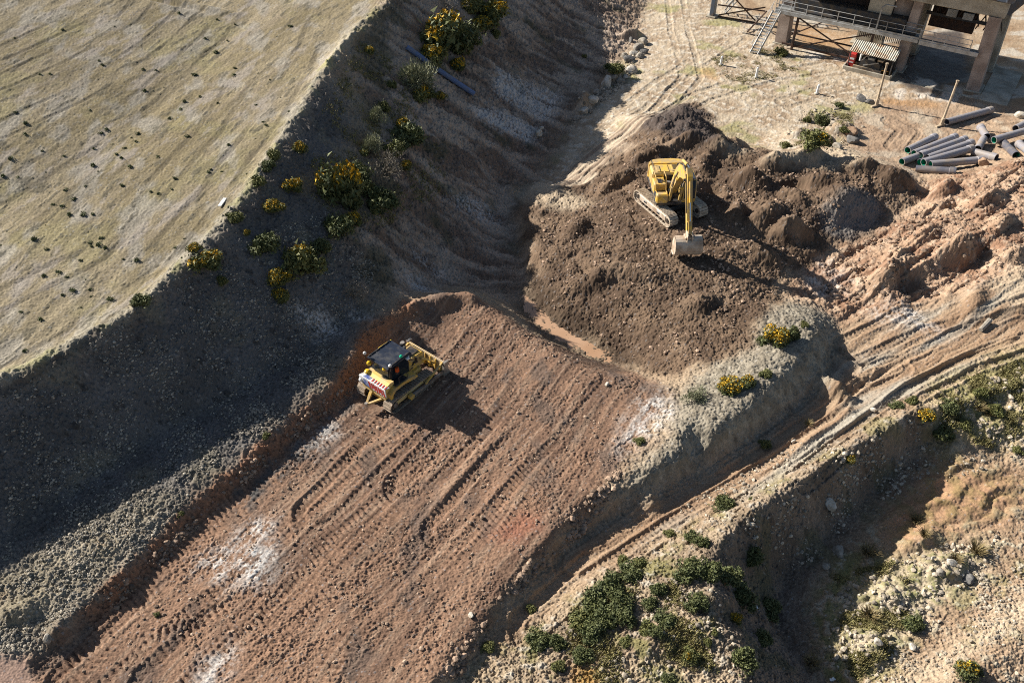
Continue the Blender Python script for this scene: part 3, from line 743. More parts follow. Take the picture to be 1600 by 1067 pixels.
MUD = (.30, .20, .13)
M = {
    'yellow': mat('yellow_paint', (.74, .45, .07), .45, (.47, .33, .15), .58, 2.2),
    'yellow_dusty': mat('dusty_yellow_paint', (.78, .53, .15), .55, (.56, .42, .24), .5, 1.6),
    'dark': mat('black_paint', (.022, .024, .028), .45, (.10, .075, .055), .35, 2.5),
    'roof': mat('roof_panel', (.020, .026, .042), .35, (.07, .07, .075), .35, 2.0),
    'glass': mat('cab_glass', (.015, .022, .03), .08, (.03, .035, .04), .2),
    'track': mat('track_steel', (.26, .20, .145), .75, (.40, .31, .225), .5, 4, .1),
    'trackpale': mat('dusty_track', (.60, .50, .38), .8, (.42, .33, .24), .4, 3),
    'bladedust': mat('dusty_blade', (.70, .50, .22), .6, (.50, .38, .25), .5, 1.4),
    'trackdark': mat('track_steel_worn', (.085, .07, .058), .6, (.20, .145, .10), .4, 4, .3),
    'steel': mat('worn_steel', (.42, .38, .33), .42, (.30, .21, .15), .4, 2.5, .5),
    'bucket': mat('bucket_steel', (.60, .50, .39), .55, (.36, .26, .18), .4, 1.6),
    'chrome': mat('piston_chrome', (.7, .7, .7), .2, None, .1, metal=1),
    'white': mat('white_plastic', (.78, .78, .76), .4, (.5, .46, .4), .2),
    'red': mat('red_paint', (.52, .035, .03), .5, (.3, .1, .08), .3),
    'orange': mat('orange_lens', (.62, .10, .02), .3),
    'green': mat('green_lens', (.01, .42, .22), .25),
    'amber': mat('amber_lens', (.75, .48, .03), .3),
    'blue': mat('blue_print', (.09, .13, .36), .5, (.4, .42, .5), .4, 4),
    'hose': mat('hose', (.03, .03, .033), .5),
    'concrete': mat('concrete', (.46, .42, .34), .9, (.28, .24, .18), .4, .7, var=.2, fine=9),
    'concretered': mat('stained_concrete', (.44, .355, .30), .9, (.29, .22, .18), .45, .8, var=.2, fine=9),
    'galv': mat('galvanised_steel', (.46, .47, .47), .5, (.30, .29, .27), .4, 1.5, .4),
    'bluesteel': mat('blue_grey_steel', (.10, .125, .165), .5, (.16, .13, .11), .35, 1.5),
    'rust': mat('rusty_steel', (.095, .052, .034), .8, (.045, .03, .025), .5, 2),
    'darksteel': mat('dark_steel', (.04, .043, .05), .6, (.09, .07, .05), .4, 2),
    'sheet': mat('corrugated_sheet', (.56, .53, .45), .6, (.38, .25, .15), .35, 1.2),
    'timber': mat('weathered_timber', (.50, .40, .28), .85, (.33, .25, .17), .5, 2),
    'pipe': mat('grey_pipe', (.27, .26, .28), .42, (.32, .27, .225), .35, 1.2),
    'pipedark': mat('dark_grey_pipe', (.105, .105, .125), .4, (.2, .17, .15), .3, 1.2),
    'pipegreen': mat('green_pipe_lining', (.015, .30, .18), .45),
    'bluepipe': mat('blue_black_pipe', (.12, .17, .31), .4, (.16, .18, .24), .3, 2),
    'rock': mat('grey_rock', (.36, .325, .27), .95, (.22, .19, .15), .5, 1.7, var=.25, fine=12),
    'rockpale': mat('pale_rock', (.56, .52, .45), .95, (.36, .30, .22), .4, 1.7, var=.2, fine=12),
    'rockred': mat('brown_rock', (.42, .28, .18), .95, (.26, .16, .10), .5, 1.7, var=.25, fine=12),
    'rockdark': mat('slag_stone', (.19, .18, .165), .95, (.11, .105, .10), .5, 2.5, var=.3, fine=12),
    'twig': mat('twig', (.17, .14, .10), .9),
    'water': mat('muddy_water', (.47, .30, .19), .16, (.40, .24, .14), .5, .35, var=.04),
    'orangewater': mat('rusty_water', (.30, .15, .035), .12, (.2, .1, .03), .4, .8, var=.04),
}


def leafmat(name, c1, c2):
    m = mat(name, c1, .7, c2, .5, 2.2, var=.3, fine=14)
    return m


M['gorse'] = leafmat('gorse_leaf', (.135, .145, .05), (.075, .09, .034))
M['olive'] = leafmat('olive_leaf', (.17, .165, .05), (.10, .11, .035))
M['pale'] = leafmat('pale_leaf', (.27, .27, .16), (.17, .18, .10))
M['dry'] = leafmat('dry_twigs', (.30, .26, .20), (.19, .16, .12))
M['reed'] = leafmat('reed_blade', (.24, .18, .075), (.15, .11, .05))
M['grass'] = leafmat('grass_blade', (.28, .25, .10), (.22, .185, .075))
M['flower'] = leafmat('gorse_flower', (.72, .42, .02), (.50, .32, .03))


class MB:
    def __init__(s):
        s.v, s.f, s.m = [], [], []
        s.mats = []
        s.T = Matrix()

    def mi(s, m):
        if m not in s.mats:
            s.mats.append(m)
        return s.mats.index(m)

    def add(s, vs, fs, m):
        o = len(s.v)
        s.v += [tuple(s.T @ Vector(v)) for v in vs]
        s.f += [tuple(i + o for i in f) for f in fs]
        k = s.mi(m)
        s.m += [k] * len(fs)

    def box(s, x0, x1, y0, y1, z0, z1, m, rot=None, ch=.03):
        c = Vector(((x0 + x1) / 2, (y0 + y1) / 2, (z0 + z1) / 2))
        a, b, d = (x1 - x0) / 2, (y1 - y0) / 2, (z1 - z0) / 2
        e = min(ch, a * .4, b * .4, d * .4)
        vs = []
        for sx in (-1, 1):
            for sy in (-1, 1):
                for sz in (-1, 1):
                    vs += [(sx * a, sy * (b - e), sz * (d - e)), (sx * (a - e), sy * b, sz * (d - e)), (sx * (a - e), sy * (b - e), sz * d)]
        bm = bmesh.new()
        bv = [bm.verts.new(v) for v in vs]
        r = bmesh.ops.convex_hull(bm, input=bv)
        bm.verts.index_update()
        q = rot.to_matrix() if isinstance(rot, Euler) else rot
        V = [(c + (q @ v.co if q else v.co)) for v in bm.verts]
        F = [tuple(v.index for v in f.verts) for f in bm.faces]
        bm.free()
        s.add(V, F, m)

    def prism(s, prof, y0, y1, m, axis='y'):
        n = len(prof)
        if axis == 'y':
            vs = [(p[0], y0, p[1]) for p in prof] + [(p[0], y1, p[1]) for p in prof]
        elif axis == 'x':
            vs = [(y0, p[0], p[1]) for p in prof] + [(y1, p[0], p[1]) for p in prof]
        else:
            vs = [(p[0], p[1], y0) for p in prof] + [(p[0], p[1], y1) for p in prof]
        fs = [tuple(range(n))[::-1], tuple(range(n, 2 * n))] + [(i, (i + 1) % n, n + (i + 1) % n, n + i) for i in range(n)]
        s.add(vs, fs, m)

    def bar(s, p, q, w_, h_, m, up=(0, 0, 1)):
        p, q = Vector(p), Vector(q)
        d = (q - p)
        L = d.length
        d.normalize()
        u = Vector(up)
        if abs(d.dot(u)) > .97:
            u = Vector((1, 0, 0))
        sd_ = d.cross(u).normalized()
        u = sd_.cross(d)
        vs = []
        for t in (p, q):
            for a, b in ((-1, -1), (1, -1), (1, 1), (-1, 1)):
                vs.append(t + sd_ * a * w_ / 2 + u * b * h_ / 2)
        s.add(vs, [(0, 3, 2, 1), (4, 5, 6, 7), (0, 1, 5, 4), (1, 2, 6, 5), (2, 3, 7, 6), (3, 0, 4, 7)], m)

    def cyl(s, p, q, r, m, r2=None, n=12, caps=True):
        p, q = Vector(p), Vector(q)
        d = (q - p).normalized()
        u = d.orthogonal().normalized()
        w_ = d.cross(u)
        r2 = r if r2 is None else r2
        vs = [p + (u * math.cos(2 * math.pi * i / n) + w_ * math.sin(2 * math.pi * i / n)) * r for i in range(n)]
        vs += [q + (u * math.cos(2 * math.pi * i / n) + w_ * math.sin(2 * math.pi * i / n)) * r2 for i in range(n)]
        fs = [(i, (i + 1) % n, n + (i + 1) % n, n + i) for i in range(n)]
        if caps:
            fs += [tuple(range(n))[::-1], tuple(range(n, 2 * n))]
        s.add(vs, fs, m)

    def tube(s, pts, r, m, n=8):
        for a, b in zip(pts[:-1], pts[1:]):
            s.cyl(a, b, r, m, n=n)

    def ball(s, c, r, m, n=10, sz=1.0):
        vs, fs = [], []
        rows = n // 2
        for j in range(rows + 1):
            th = math.pi * j / rows
            for i in range(n):
                vs.append((c[0] + r * math.sin(th) * math.cos(2 * math.pi * i / n), c[1] + r * math.sin(th) * math.sin(2 * math.pi * i / n), c[2] + r * sz * math.cos(th)))
        for j in range(rows):
            for i in range(n):
                fs.append((j * n + i, (j + 1) * n + i, (j + 1) * n + (i + 1) % n, j * n + (i + 1) % n))
        s.add(vs, fs, m)

    def build(s, name, parent=None, loc=None, rz=None, smooth_=False):
        me = bpy.data.meshes.new(name)
        me.from_pydata(s.v, [], s.f)
        for k in s.mats:
            me.materials.append(M[k] if isinstance(k, str) else k)
        me.polygons.foreach_set('material_index', s.m)
        if smooth_:
            me.polygons.foreach_set('use_smooth', [True] * len(s.f))
        me.update()
        bm = bmesh.new(); bm.from_mesh(me)
        bmesh.ops.recalc_face_normals(bm, faces=bm.faces[:])
        bm.to_mesh(me); bm.free()
        o = bpy.data.objects.new(name, me)
        COL.objects.link(o)
        if parent:
            o.parent = parent
        if loc is not None:
            o.location = loc
        if rz is not None:
            o.rotation_euler = (0, 0, rz)
        return o


def tag(o, label, cat, group=None):
    o['label'] = label
    o['category'] = cat
    if group:
        o['group'] = group
    return o


def thing(name, label, cat, loc, rz=0.0, group=None):
    o = bpy.data.objects.new(name, None)
    COL.objects.link(o)
    o.location = loc
    o.rotation_euler = (0, 0, rz)
    o.empty_display_size = .3
    return tag(o, label, cat, group)


def copy_tree(o, parent=None):
    c = o.copy()
    COL.objects.link(c)
    if parent:
        c.parent = parent
        c.matrix_parent_inverse = o.matrix_parent_inverse.copy()
    for ch in list(o.children):
        copy_tree(ch, c)
    return c


def oval(x0, x1, r0, r1, zc0, zc1, n=60):
    """Evenly spaced points and tangents round a crawler track (rear radius r0 at x0, front r1 at x1)."""
    path = []
    for i in range(25):
        a = math.pi / 2 + math.pi * i / 24
        path.append((x0 + r0 * math.cos(a), zc0 + r0 * math.sin(a)))
    for i in range(25):
        a = -math.pi / 2 + math.pi * i / 24
        path.append((x1 + r1 * math.cos(a), zc1 + r1 * math.sin(a)))
    path.append(path[0])
    L = [0]
    for a, b in zip(path[:-1], path[1:]):
        L.append(L[-1] + math.dist(a, b))
    out = []
    for k in range(n):
        t = L[-1] * k / n
        i = max(j for j in range(len(L) - 1) if L[j] <= t)
        f = (t - L[i]) / max(1e-6, L[i + 1] - L[i])
        a, b = path[i], path[i + 1]
        tx, tz = b[0] - a[0], b[1] - a[1]
        l = math.hypot(tx, tz) or 1
        out.append((a[0] + f * (b[0] - a[0]), a[1] + f * (b[1] - a[1]), tx / l, tz / l))
    return out


def crawler(parent, y, wd, x0, x1, r0, r1, zc0, zc1, n, shoe, framec, grous=.06):
    b = MB()
    pts = oval(x0, x1, r0, r1, zc0, zc1, n)
    pitch = 2.02 * (x1 - x0 + math.pi * (r0 + r1) / 2) / n
    for i, (px, pz, tx, tz) in enumerate(pts):
        nx, nz = tz, -tx
        b.bar((px - tx * pitch * .47 + nx * .015 * (i % 2), y, pz - tz * pitch * .47 + nz * .015 * (i % 2)), (px + tx * pitch * .47, y, pz + tz * pitch * .47), wd, .05, shoe, up=(nx, 0, nz))
        gx, gz_ = px - tx * pitch * .36 + nx * (grous / 2 + .02), pz - tz * pitch * .36 + nz * (grous / 2 + .02)
        b.bar((gx - tx * .018, y, gz_ - tz * .018), (gx + tx * .018, y, gz_ + tz * .018), wd * .99, grous, shoe, up=(nx, 0, nz))
    t = b.build('track', parent)
    b = MB()
    b.box(x0 + .1, x1 - .1, y - wd * .28, y + wd * .28, zc0 - .16, zc0 + .14, framec)
    b.box(x0 + .5, x1 - .5, y - wd * .34, y + wd * .34, zc0 - .02, zc0 + .2, framec)
    b.build('track_frame', t)
    for nm, x, z, r in (('sprocket', x0, zc0, r0 - .06), ('idler_wheel', x1, zc1, r1 - .06)):
        b = MB()
        b.cyl((x, y - wd * .22, z), (x, y + wd * .22, z), r, framec if nm == 'idler_wheel' else 'trackdark', n=20)
        b.cyl((x, y - wd * .36, z), (x, y + wd * .36, z), r * .42, 'steel', n=14)
        for k in range(6):
            a = k * math.pi / 3
            b.cyl((x + r * .7 * math.cos(a), y - wd * .25, z + r * .7 * math.sin(a)), (x + r * .7 * math.cos(a), y + wd * .25, z + r * .7 * math.sin(a)), .035, 'steel', n=6)
        b.build(nm, t)
    for k in range(6):
        b = MB()
        x = x0 + .45 + (x1 - x0 - .9) * k / 5
        b.cyl((x, y - wd * .32, .15 + zc0 - r0), (x, y + wd * .32, .15 + zc0 - r0), .12, 'trackdark', n=10)
        b.build('roller', t)
    return t


# ------------------------------------------------------------------ bulldozer
def bulldozer(loc, rz):
    T = thing('bulldozer', 'muddy yellow crawler bulldozer with black cab roof and striped rear panel on red-brown pad', 'bulldozer', loc, rz)
    for s in (-1, 1):
        crawler(T, 1.16 * s, .66, -1.55, 1.45, .50, .42, .52, .46, 46, 'track' if s > 0 else 'track', 'yellow_dusty')
    b = MB()
    b.box(-1.75, 1.5, -.72, .72, .45, 1.15, 'yellow')
    b.box(-1.2, 1.2, -.8, .8, .3, .6, 'dark')
    b.build('chassis', T)
    # hood
    b = MB()
    b.prism([(.30, 1.12), (1.95, 1.05), (2.0, 1.2), (1.95, 1.98), (1.80, 2.08), (.30, 2.16)], -.50, .50, 'yellow')
    b.box(1.94, 2.06, -.48, .48, 1.1, 1.95, 'dark')
    hood = b.build('engine_hood', T)
    b = MB()
    b.box(.45, 1.75, -.34, .34, 2.12, 2.17, 'dark')
    b.build('hood_top_grille', hood)
    for s in (-1, 1):
        b = MB()
        b.box(.42, 1.85, .502 * s, .517 * s, 1.22, 1.95, 'yellow', ch=.004) if s > 0 else b.box(.42, 1.85, -.517, -.502, 1.22, 1.95, 'yellow', ch=.004)
        y = .522 * s
        b.prism([(.85, 1.50), (1.35, 1.50), (1.28, 1.75), (1.0, 1.82)], y - .003, y + .003, 'dark')
        b.prism([(1.02, 1.50), (1.18, 1.50), (1.10, 1.63)], y + .004 * s, y + .007 * s, 'amber')
        for k in range(5):
            b.box(.5 + k * .1, .55 + k * .1, y - .004, y + .004, 1.27, 1.42, 'dark', ch=.002)
        b.build('side_panel', hood)
    b = MB()
    b.cyl((.75, -.2, 2.15), (.75, -.2, 2.95), .09, 'dark'); b.cyl((.75, -.2, 2.9), (.68, -.2, 3.12), .075, 'dark')
    b.cyl((.75, -.2, 2.2), (.75, -.2, 2.7), .15, 'dark')
    b.build('exhaust_stack', hood)
    b = MB()
    b.cyl((1.0, .25, 2.15), (1.0, .25, 2.65), .10, 'dark'); b.cyl((1.0, .25, 2.62), (1.0, .25, 2.95), .19, 'dark'); b.cyl((1.0, .25, 2.95), (1.0, .25, 3.02), .14, 'steel')
    b.build('air_cleaner', hood)
    # cab
    b = MB()
    b.prism([(-1.15, 1.15), (.42, 1.15), (.50, 2.2), (.30, 3.0), (-1.0, 3.0), (-1.15, 2.2)], -.72, .72, 'dark')
    cab = b.build('cab', T)
    for s in (-1, 1):
        b = MB()
        y = .725 * s
        b.prism([(-1.0, 1.85), (-.42, 1.85), (-.42, 2.88), (-.92, 2.88)], y - .006, y + .006, 'glass')
        b.prism([(-.32, 1.4), (.34, 1.4), (.42, 2.2), (.26, 2.88), (-.32, 2.88)], y - .006, y + .006, 'glass')
        b.build('side_window', cab)
    b = MB(); b.box(-1.17, -1.14, -.6, .6, 1.9, 2.85, 'glass', Euler((0, R(4), 0)), ch=.004); b.build('rear_window', cab)
    b = MB(); b.prism([(.452, 1.4), (.512, 2.2), (.33, 2.9), (.322, 2.9), (.50, 2.2), (.44, 1.4)], -.6, .6, 'glass'); b.build('windscreen', cab)
    b = MB()
    b.box(-1.38, .62, -.92, .92, 3.02, 3.14, 'roof', ch=.05)
    for k in range(5):
        x = -1.15 + k * .38
        b.box(x, x + .05, -.8, .8, 3.14, 3.165, 'roof', ch=.008)
    b.box(-1.30, .54, -.88, -.80, 3.14, 3.20, 'dark', ch=.02); b.box(-1.30, .54, .80, .88, 3.14, 3.20, 'dark', ch=.02)
    roof = b.build('cab_roof', cab)
    b = MB(); b.tube([(.62, .95, 3.05), (-.35, .98, 3.05)], .035, 'amber', 6); b.tube([(.62, .95, 3.05), (.62, .80, 3.18)], .035, 'amber', 6); b.build('grab_rail', roof)
    b = MB(); b.bar((.64, -.1, 3.02), (.30, -.98, 3.02), .05, .07, 'white'); b.build('light_bar', roof)
    for (x, y, z, m, r, h) in ((-1.45, .98, 3.12, 'white', .11, .3), (-1.25, -.98, 3.08, 'white', .11, .3), (-.2, -.86, 3.2, 'green', .11, .12), (-1.3, -.45, 2.72, 'amber', .12, .1), (-1.42, .75, 2.6, 'amber', .16, .1)):
        b = MB()
        b.cyl((x, y, z - .1), (x, y, z + h), .03, 'dark', n=6)
        b.ball((x, y, z + h + .02), r, m, 12)
        b.build('beacon_light', roof)
    b = MB(); b.box(-.80, -.58, -1.02, -.82, 2.45, 2.80, 'orange'); b.box(-.80, -.58, -1.02, -.82, 2.3, 2.44, 'dark'); b.build('tail_light', cab)
    for s in (-1, 1):
        b = MB()
        b.tube([(.45, .75 * s, 2.5), (.75, 1.12 * s, 2.55)], .025, 'dark', 6)
        b.box(.70, .78, (1.02 if s > 0 else -1.24), (1.24 if s > 0 else -1.02), 2.35, 2.75, 'dark')
        b.build('mirror', cab)
        b = MB()
        b.box(.1, .32, (.86 if s > 0 else -1.06), (1.06 if s > 0 else -.86), 2.86, 3.0, 'white', ch=.04); b.build('work_light', cab)
    # fenders, tank and rear panel
    for s in (-1, 1):
        b = MB()
        y0, y1 = (.70, 1.30) if s > 0 else (-1.30, -.70)
        b.prism([(-1.75, 1.05), (-1.75, 1.45), (-1.35, 1.72), (-.2, 1.72), (.55, 1.48), (.60, 1.32), (.3, 1.30), (-.4, 1.5), (-1.3, 1.5), (-1.55, 1.3), (-1.6, 1.05)], y0, y1, 'yellow')
        b.box(-1.2, -.2, y0 + .06, y1 - .05, 1.72, 1.80, 'dark')
        b.build('fender', T)
        b = MB()
        b.tube([(-.9, 1.22 * s, 1.78), (-.9, 1.22 * s, 2.3), (-.2, 1.22 * s, 2.3), (-.2, 1.22 * s, 1.78)], .025, 'dark', 6)
        b.build('handrail', T)
    b = MB()
    b.prism([(-1.95, 1.0), (-1.12, 1.0), (-1.12, 2.0), (-1.45, 2.05), (-1.95, 1.85)], -.98, .98, 'yellow_dusty')
    tank = b.build('rear_tank', T)
    b = MB()
    b.box(-2.03, -1.97, -1.15, 1.15, 1.38, 1.95, 'white', ch=.01)
    for k in range(7):
        y = -1.12 + k * .2
        b.prism([(y, 1.40 + .1 * (k % 3)), (y + .13, 1.40), (y + .27, 1.93 - .08 * (k % 2)), (y + .13, 1.93)], -2.037, -2.031, 'red', 'x')
    b.prism([(.25, 1.40), (.80, 1.44), (.75, 1.93), (.35, 1.90)], -2.043, -2.038, 'blue', 'x')
    b.ball((-2.02, 1.0, 1.62), .15, 'white', 12)
    # top flange of the panel with the same stripes
    b.box(-2.03, -1.60, -1.1, 1.1, 1.93, 1.975, 'white', Euler((0, R(14), 0)), ch=.01)
    for k in range(6):
        y = -1.05 + k * .22
        b.box(-2.0, -1.62, y, y + .09, 1.96, 1.992, 'red', Euler((0, R(14), R(18))), ch=.004)
    b.box(-2.0, -1.62, .3, .8, 1.96, 1.990, 'blue', Euler((0, R(14), 0)), ch=.004)
    b.build('warning_panel', tank)
    b = MB()
    b.ball((-1.55, .86, 2.06), .2, 'amber', 12, .6)
    b.build('filler_cap', tank)
    b = MB()
    b.bar((-1.75, .55, .75), (-2.65, .05, .52), .13, .13, 'yellow'); b.bar((-1.75, -.55, .75), (-2.65, .05, .52), .13, .13, 'yellow')
    b.bar((-1.75, .3, 1.15), (-2.3, .2, .62), .14, .14, 'yellow'); b.cyl((-2.66, .05, .40), (-2.66, .05, .68), .1, 'steel')
    b.build('drawbar', T)
    # blade
    prof = []
    for i in range(9):
        a = -0.75 + 1.5 * i / 8
        prof.append((2.68 - .30 * math.cos(a) + .28, .58 + .60 * math.sin(a) / math.sin(.75)))
    b = MB()
    b.prism(prof + [(p[0] - .07, p[1]) for p in prof[::-1]], -1.62, 1.62, 'bladedust')
    b.box(2.62, 2.70, -1.62, 1.62, 1.06, 1.18, 'bladedust'); b.box(2.52, 2.64, -1.5, 1.5, .45, .62, 'yellow')
    for k in range(7):
        y = -1.4 + k * .466
        b.prism([(2.4, .4), (2.62, .15), (2.70, 1.15), (2.56, 1.13)], y - .025, y + .025, 'yellow')
    bl = b.build('blade', T)
    for s in (-1, 1):
        b = MB()
        y0, y1 = (1.55, 1.72) if s > 0 else (-1.72, -1.55)
        b.prism([(2.42, 0.0), (3.0, -.02), (3.05, .25), (2.88, .65), (3.0, 1.19), (2.6, 1.22), (2.5, .65)], y0, y1, 'steel')
        b.build('end_bit', bl)
        b = MB()
        ya = 1.60 * s
        b.bar((-.35, ya, .52), (2.72, ya, .42), .13, .22, 'steel'); b.cyl((-.4, ya - .1 * s, .52), (-.4, ya + .12 * s, .52), .2, 'yellow')
        b.build('push_arm', T)
        b = MB()
        b.bar((.9, ya, .62), (2.62, ya - .12 * s, 1.12), .11, .11, 'yellow'); b.build('tilt_strut', T)
        b = MB()
        b.cyl((1.6, .62 * s, 1.75), (2.15, .70 * s, 1.25), .085, 'yellow'); b.cyl((2.15, .70 * s, 1.25), (2.66, .78 * s, .75), .045, 'chrome')
        b.build('lift_cylinder', T)
    b = MB(); b.box(2.9, 2.96, -1.55, 1.55, -.02, .16, 'steel', ch=.01); b.build('cutting_edge', bl)
    return T


_dc = Vector(at(622, 604, .15))
bulldozer((_dc.x, _dc.y, gz(_dc.x, _dc.y) + .02), R(51))


# ------------------------------------------------------------------ excavator
def excavator(loc, rz_under, rz_house):
    T = thing('excavator', 'yellow crawler excavator on dark soil heap with boom raised over a wide bucket', 'excavator', loc, rz_house)
    und = bpy.data.objects.new('undercarriage', None)
    b = MB()
    b.box(-1.1, 1.1, -.95, .95, .45, .85, 'dark', ch=.08); b.bar((1.3, -1.2, .55), (.4, -.4, .65), .3, .3, 'dark'); b.bar((1.3, 1.2, .55), (.4, .4, .65), .3, .3, 'dark')
    b.bar((-1.3, -1.2, .55), (-.4, -.4, .65), .3, .3, 'dark'); b.bar((-1.3, 1.2, .55), (-.4, .4, .65), .3, .3, 'dark')
    b.cyl((0, 0, .8), (0, 0, 1.08), .75, 'dark', n=24)
    und = b.build('undercarriage', T, rz=rz_under - rz_house)
    for s in (-1, 1):
        y = 1.36 * s
        t = MB()
        pts = oval(-1.85, 1.85, .46, .46, .48, .48, 50)
        for i, (px, pz, tx, tz) in enumerate(pts):
            nx, nz = tz, -tx
            t.bar((px - tx * .088, y, pz - tz * .088), (px + tx * .088, y, pz + tz * .088), .74, .06, 'trackpale', up=(nx, 0, nz))
            for q in (-.05, .04):
                t.bar((px + tx * (q - .012) + nx * .03, y, pz + tz * (q - .012) + nz * .04), (px + tx * (q + .012) + nx * .03, y, pz + tz * (q + .012) + nz * .04), .735, .028, 'trackpale', up=(nx, 0, nz))
        t.box(-1.7, 1.7, y - .30, y + .30, .26, .76, 'bucket', ch=.06)
        for xx in (-.9, .75):
            t.box(xx - .18, xx + .18, y - .33, y + .33, .42, .62, 'dark')
        for xx in (-1.85, 1.85):
            t.cyl((xx, y - .25, .48), (xx, y + .25, .48), .38, 'bucket', n=18)
            t.cyl((xx, y - .34, .48), (xx, y + .34, .48), .17, 'dark', n=10)
        for k in range(7):
            xx = -1.35 + k * .45
            t.cyl((xx, y - .28, .17), (xx, y + .28, .17), .11, 'trackdark', n=8)
        t.build('track', und)
    b = MB()
    b.box(-2.55, 1.35, -1.40, 1.40, 1.10, 1.32, 'dark', ch=.06)
    b.build('turntable_deck', T)
    # engine hood and counterweight
    b = MB()
    b.box(-2.35, -.95, -1.38, 1.38, 1.33, 2.42, 'yellow', ch=.12)
    hood = b.build('engine_hood', T)
    b = MB()
    b.box(-2.2, -1.15, -1.0, -.1, 2.425, 2.47, 'yellow', ch=.02); b.box(-2.2, -1.3, .15, 1.1, 2.425, 2.46, 'yellow', ch=.02)
    for k in range(6):
        b.box(-2.1 + k * .12, -2.04 + k * .12, .25, 1.0, 2.462, 2.478, 'dark', ch=.004)
    b.build('hood_cover', hood)
    b = MB(); b.cyl((-1.6, .62, 2.4), (-1.6, .62, 2.82), .09, 'dark'); b.build('exhaust_pipe', hood)
    b = MB()
    out = [(-2.36, -1.40), (-2.36, 1.40), (-2.72, 1.36), (-2.95, 1.05), (-3.04, .5), (-3.04, -.5), (-2.95, -1.05), (-2.72, -1.36)]
    b.prism(out, 1.15, 2.38, 'yellow', 'z')
    b.prism([(x * .985 - .03, y * .94) for x, y in out], 2.38, 2.47, 'yellow', 'z')
    b.build('counterweight', T)
    # right hand tank and tool box (steps)
    b = MB()
    b.box(-.93, .15, -1.40, -.52, 1.33, 2.16, 'yellow', ch=.06)
    tk = b.build('fuel_tank', T)
    b = MB(); b.box(-.6, -.05, -1.1, -.8, 2.17, 2.19, 'dark', ch=.004); b.cyl((-.3, -.75, 2.15), (-.3, -.75, 2.25), .09, 'dark'); b.build('tread_plate', tk)
    b = MB(); b.box(.17, .78, -1.38, -.55, 1.33, 1.66, 'dark', ch=.04); b.box(.80, 1.32, -1.40, -.55, 1.2, 1.98, 'yellow', ch=.09); b.build('tool_box', T)
    for y in (-1.36, -.60):
        b = MB(); b.tube([(-.85, y, 2.15), (-.85, y, 2.75), (.1, y, 2.75), (.55, y, 1.9), (1.0, y, 1.95)], .03, 'yellow', 6); b.build('handrail', T)
    b = MB(); b.tube([(-1.0, -1.3, 2.45), (-1.0, -1.3, 2.85), (-2.2, -1.3, 2.85), (-2.2, -1.3, 2.45)], .022, 'dark', 6); b.build('handrail', T)
    b = MB(); b.box(-.93, -.90, -.48, .40, 1.35, 2.3, 'dark', ch=.01); b.box(-.85, -.1, -.45, .35, 1.33, 1.75, 'dark', ch=.05); b.cyl((-.5, -.2, 1.7), (-.5, -.2, 2.0), .16, 'steel'); b.tube([(-.8, .1, 1.8), (-.2, .15, 2.0), (.3, .2, 1.9)], .06, 'hose', 6); b.build('hydraulic_bay', T)
    # cab
    b = MB()
    b.prism([(-.45, 1.33), (1.30, 1.33), (1.45, 1.75), (1.32, 2.5), (1.02, 3.02), (-.35, 3.05), (-.45, 2.4)], .48, 1.42, 'yellow')
    cab = b.build('cab', T)
    b = MB(); b.prism([(1.325, 1.45), (1.462, 1.77), (1.335, 2.5), (1.06, 2.98), (1.045, 2.98), (1.32, 2.5), (1.44, 1.77), (1.30, 1.45)], .55, 1.35, 'glass'); b.build('windscreen', cab)
    b = MB(); b.box(-.35, 1.0, .55, 1.35, 3.03, 3.08, 'roof', ch=.02); b.build('cab_roof', cab)
    for y in (.474, 1.426):
        b = MB()
        b.prism([(-.3, 1.95), (.3, 1.95), (.3, 2.9), (-.25, 2.9)], y - .005, y + .005, 'glass'); b.prism([(.4, 1.6), (1.2, 1.6), (1.3, 1.8), (1.22, 2.45), (.95, 2.9), (.4, 2.9)], y - .005, y + .005, 'glass')
        b.build('side_window', cab)
    # boom
    def beam2(pts, w0, name, par, m='yellow', yc=-.05):
        """pts: (x, z, depth); box section following them."""
        b = MB()
        prof_t, prof_b = [], []
        for i, (x, z, d) in enumerate(pts):
            a = pts[max(0, i - 1)]; c = pts[min(len(pts) - 1, i + 1)]
            tx, tz = c[0] - a[0], c[1] - a[1]
            l = math.hypot(tx, tz)
            nx, nz = -tz / l, tx / l
            prof_t.append((x + nx * d / 2, z + nz * d / 2)); prof_b.append((x - nx * d / 2, z - nz * d / 2))
        n = len(pts)
        for i in range(n - 1):
            q = [prof_b[i], prof_b[i + 1], prof_t[i + 1], prof_t[i]]
            vs = [(p[0], yc - w0 / 2, p[1]) for p in q] + [(p[0], yc + w0 / 2, p[1]) for p in q]
            fs = [(3, 2, 1, 0), (4, 5, 6, 7), (0, 1, 5, 4), (2, 3, 7, 6)]
            if i == 0:
                fs.append((0, 4, 7, 3))
            if i == n - 2:
                fs.append((1, 2, 6, 5))
            b.add(vs, fs, m)
        return b
    b = beam2([(.35, 1.75, .45), (.9, 2.75, .72), (1.55, 3.85, .92), (2.15, 4.5, .95), (2.8, 4.78, .82), (3.4, 4.86, .62), (3.95, 4.84, .42)], .46, 'boom', T)
    b.cyl((.35, -.4, 1.75), (.35, .3, 1.75), .14, 'dark')
    boom = b.build('boom', T)
    b = MB()
    for y in (-.2, .12):
        b.tube([(.5, y, 2.5), (1.1, y, 3.75), (1.8, y, 4.85), (2.7, y, 5.3), (3.5, y, 5.25)], .05, 'hose', 6)
    b.tube([(.6, -.32, 2.0), (1.3, -.33, 3.3), (2.0, -.33, 4.3)], .045, 'steel', 6)
    b.build('hydraulic_hose', boom)
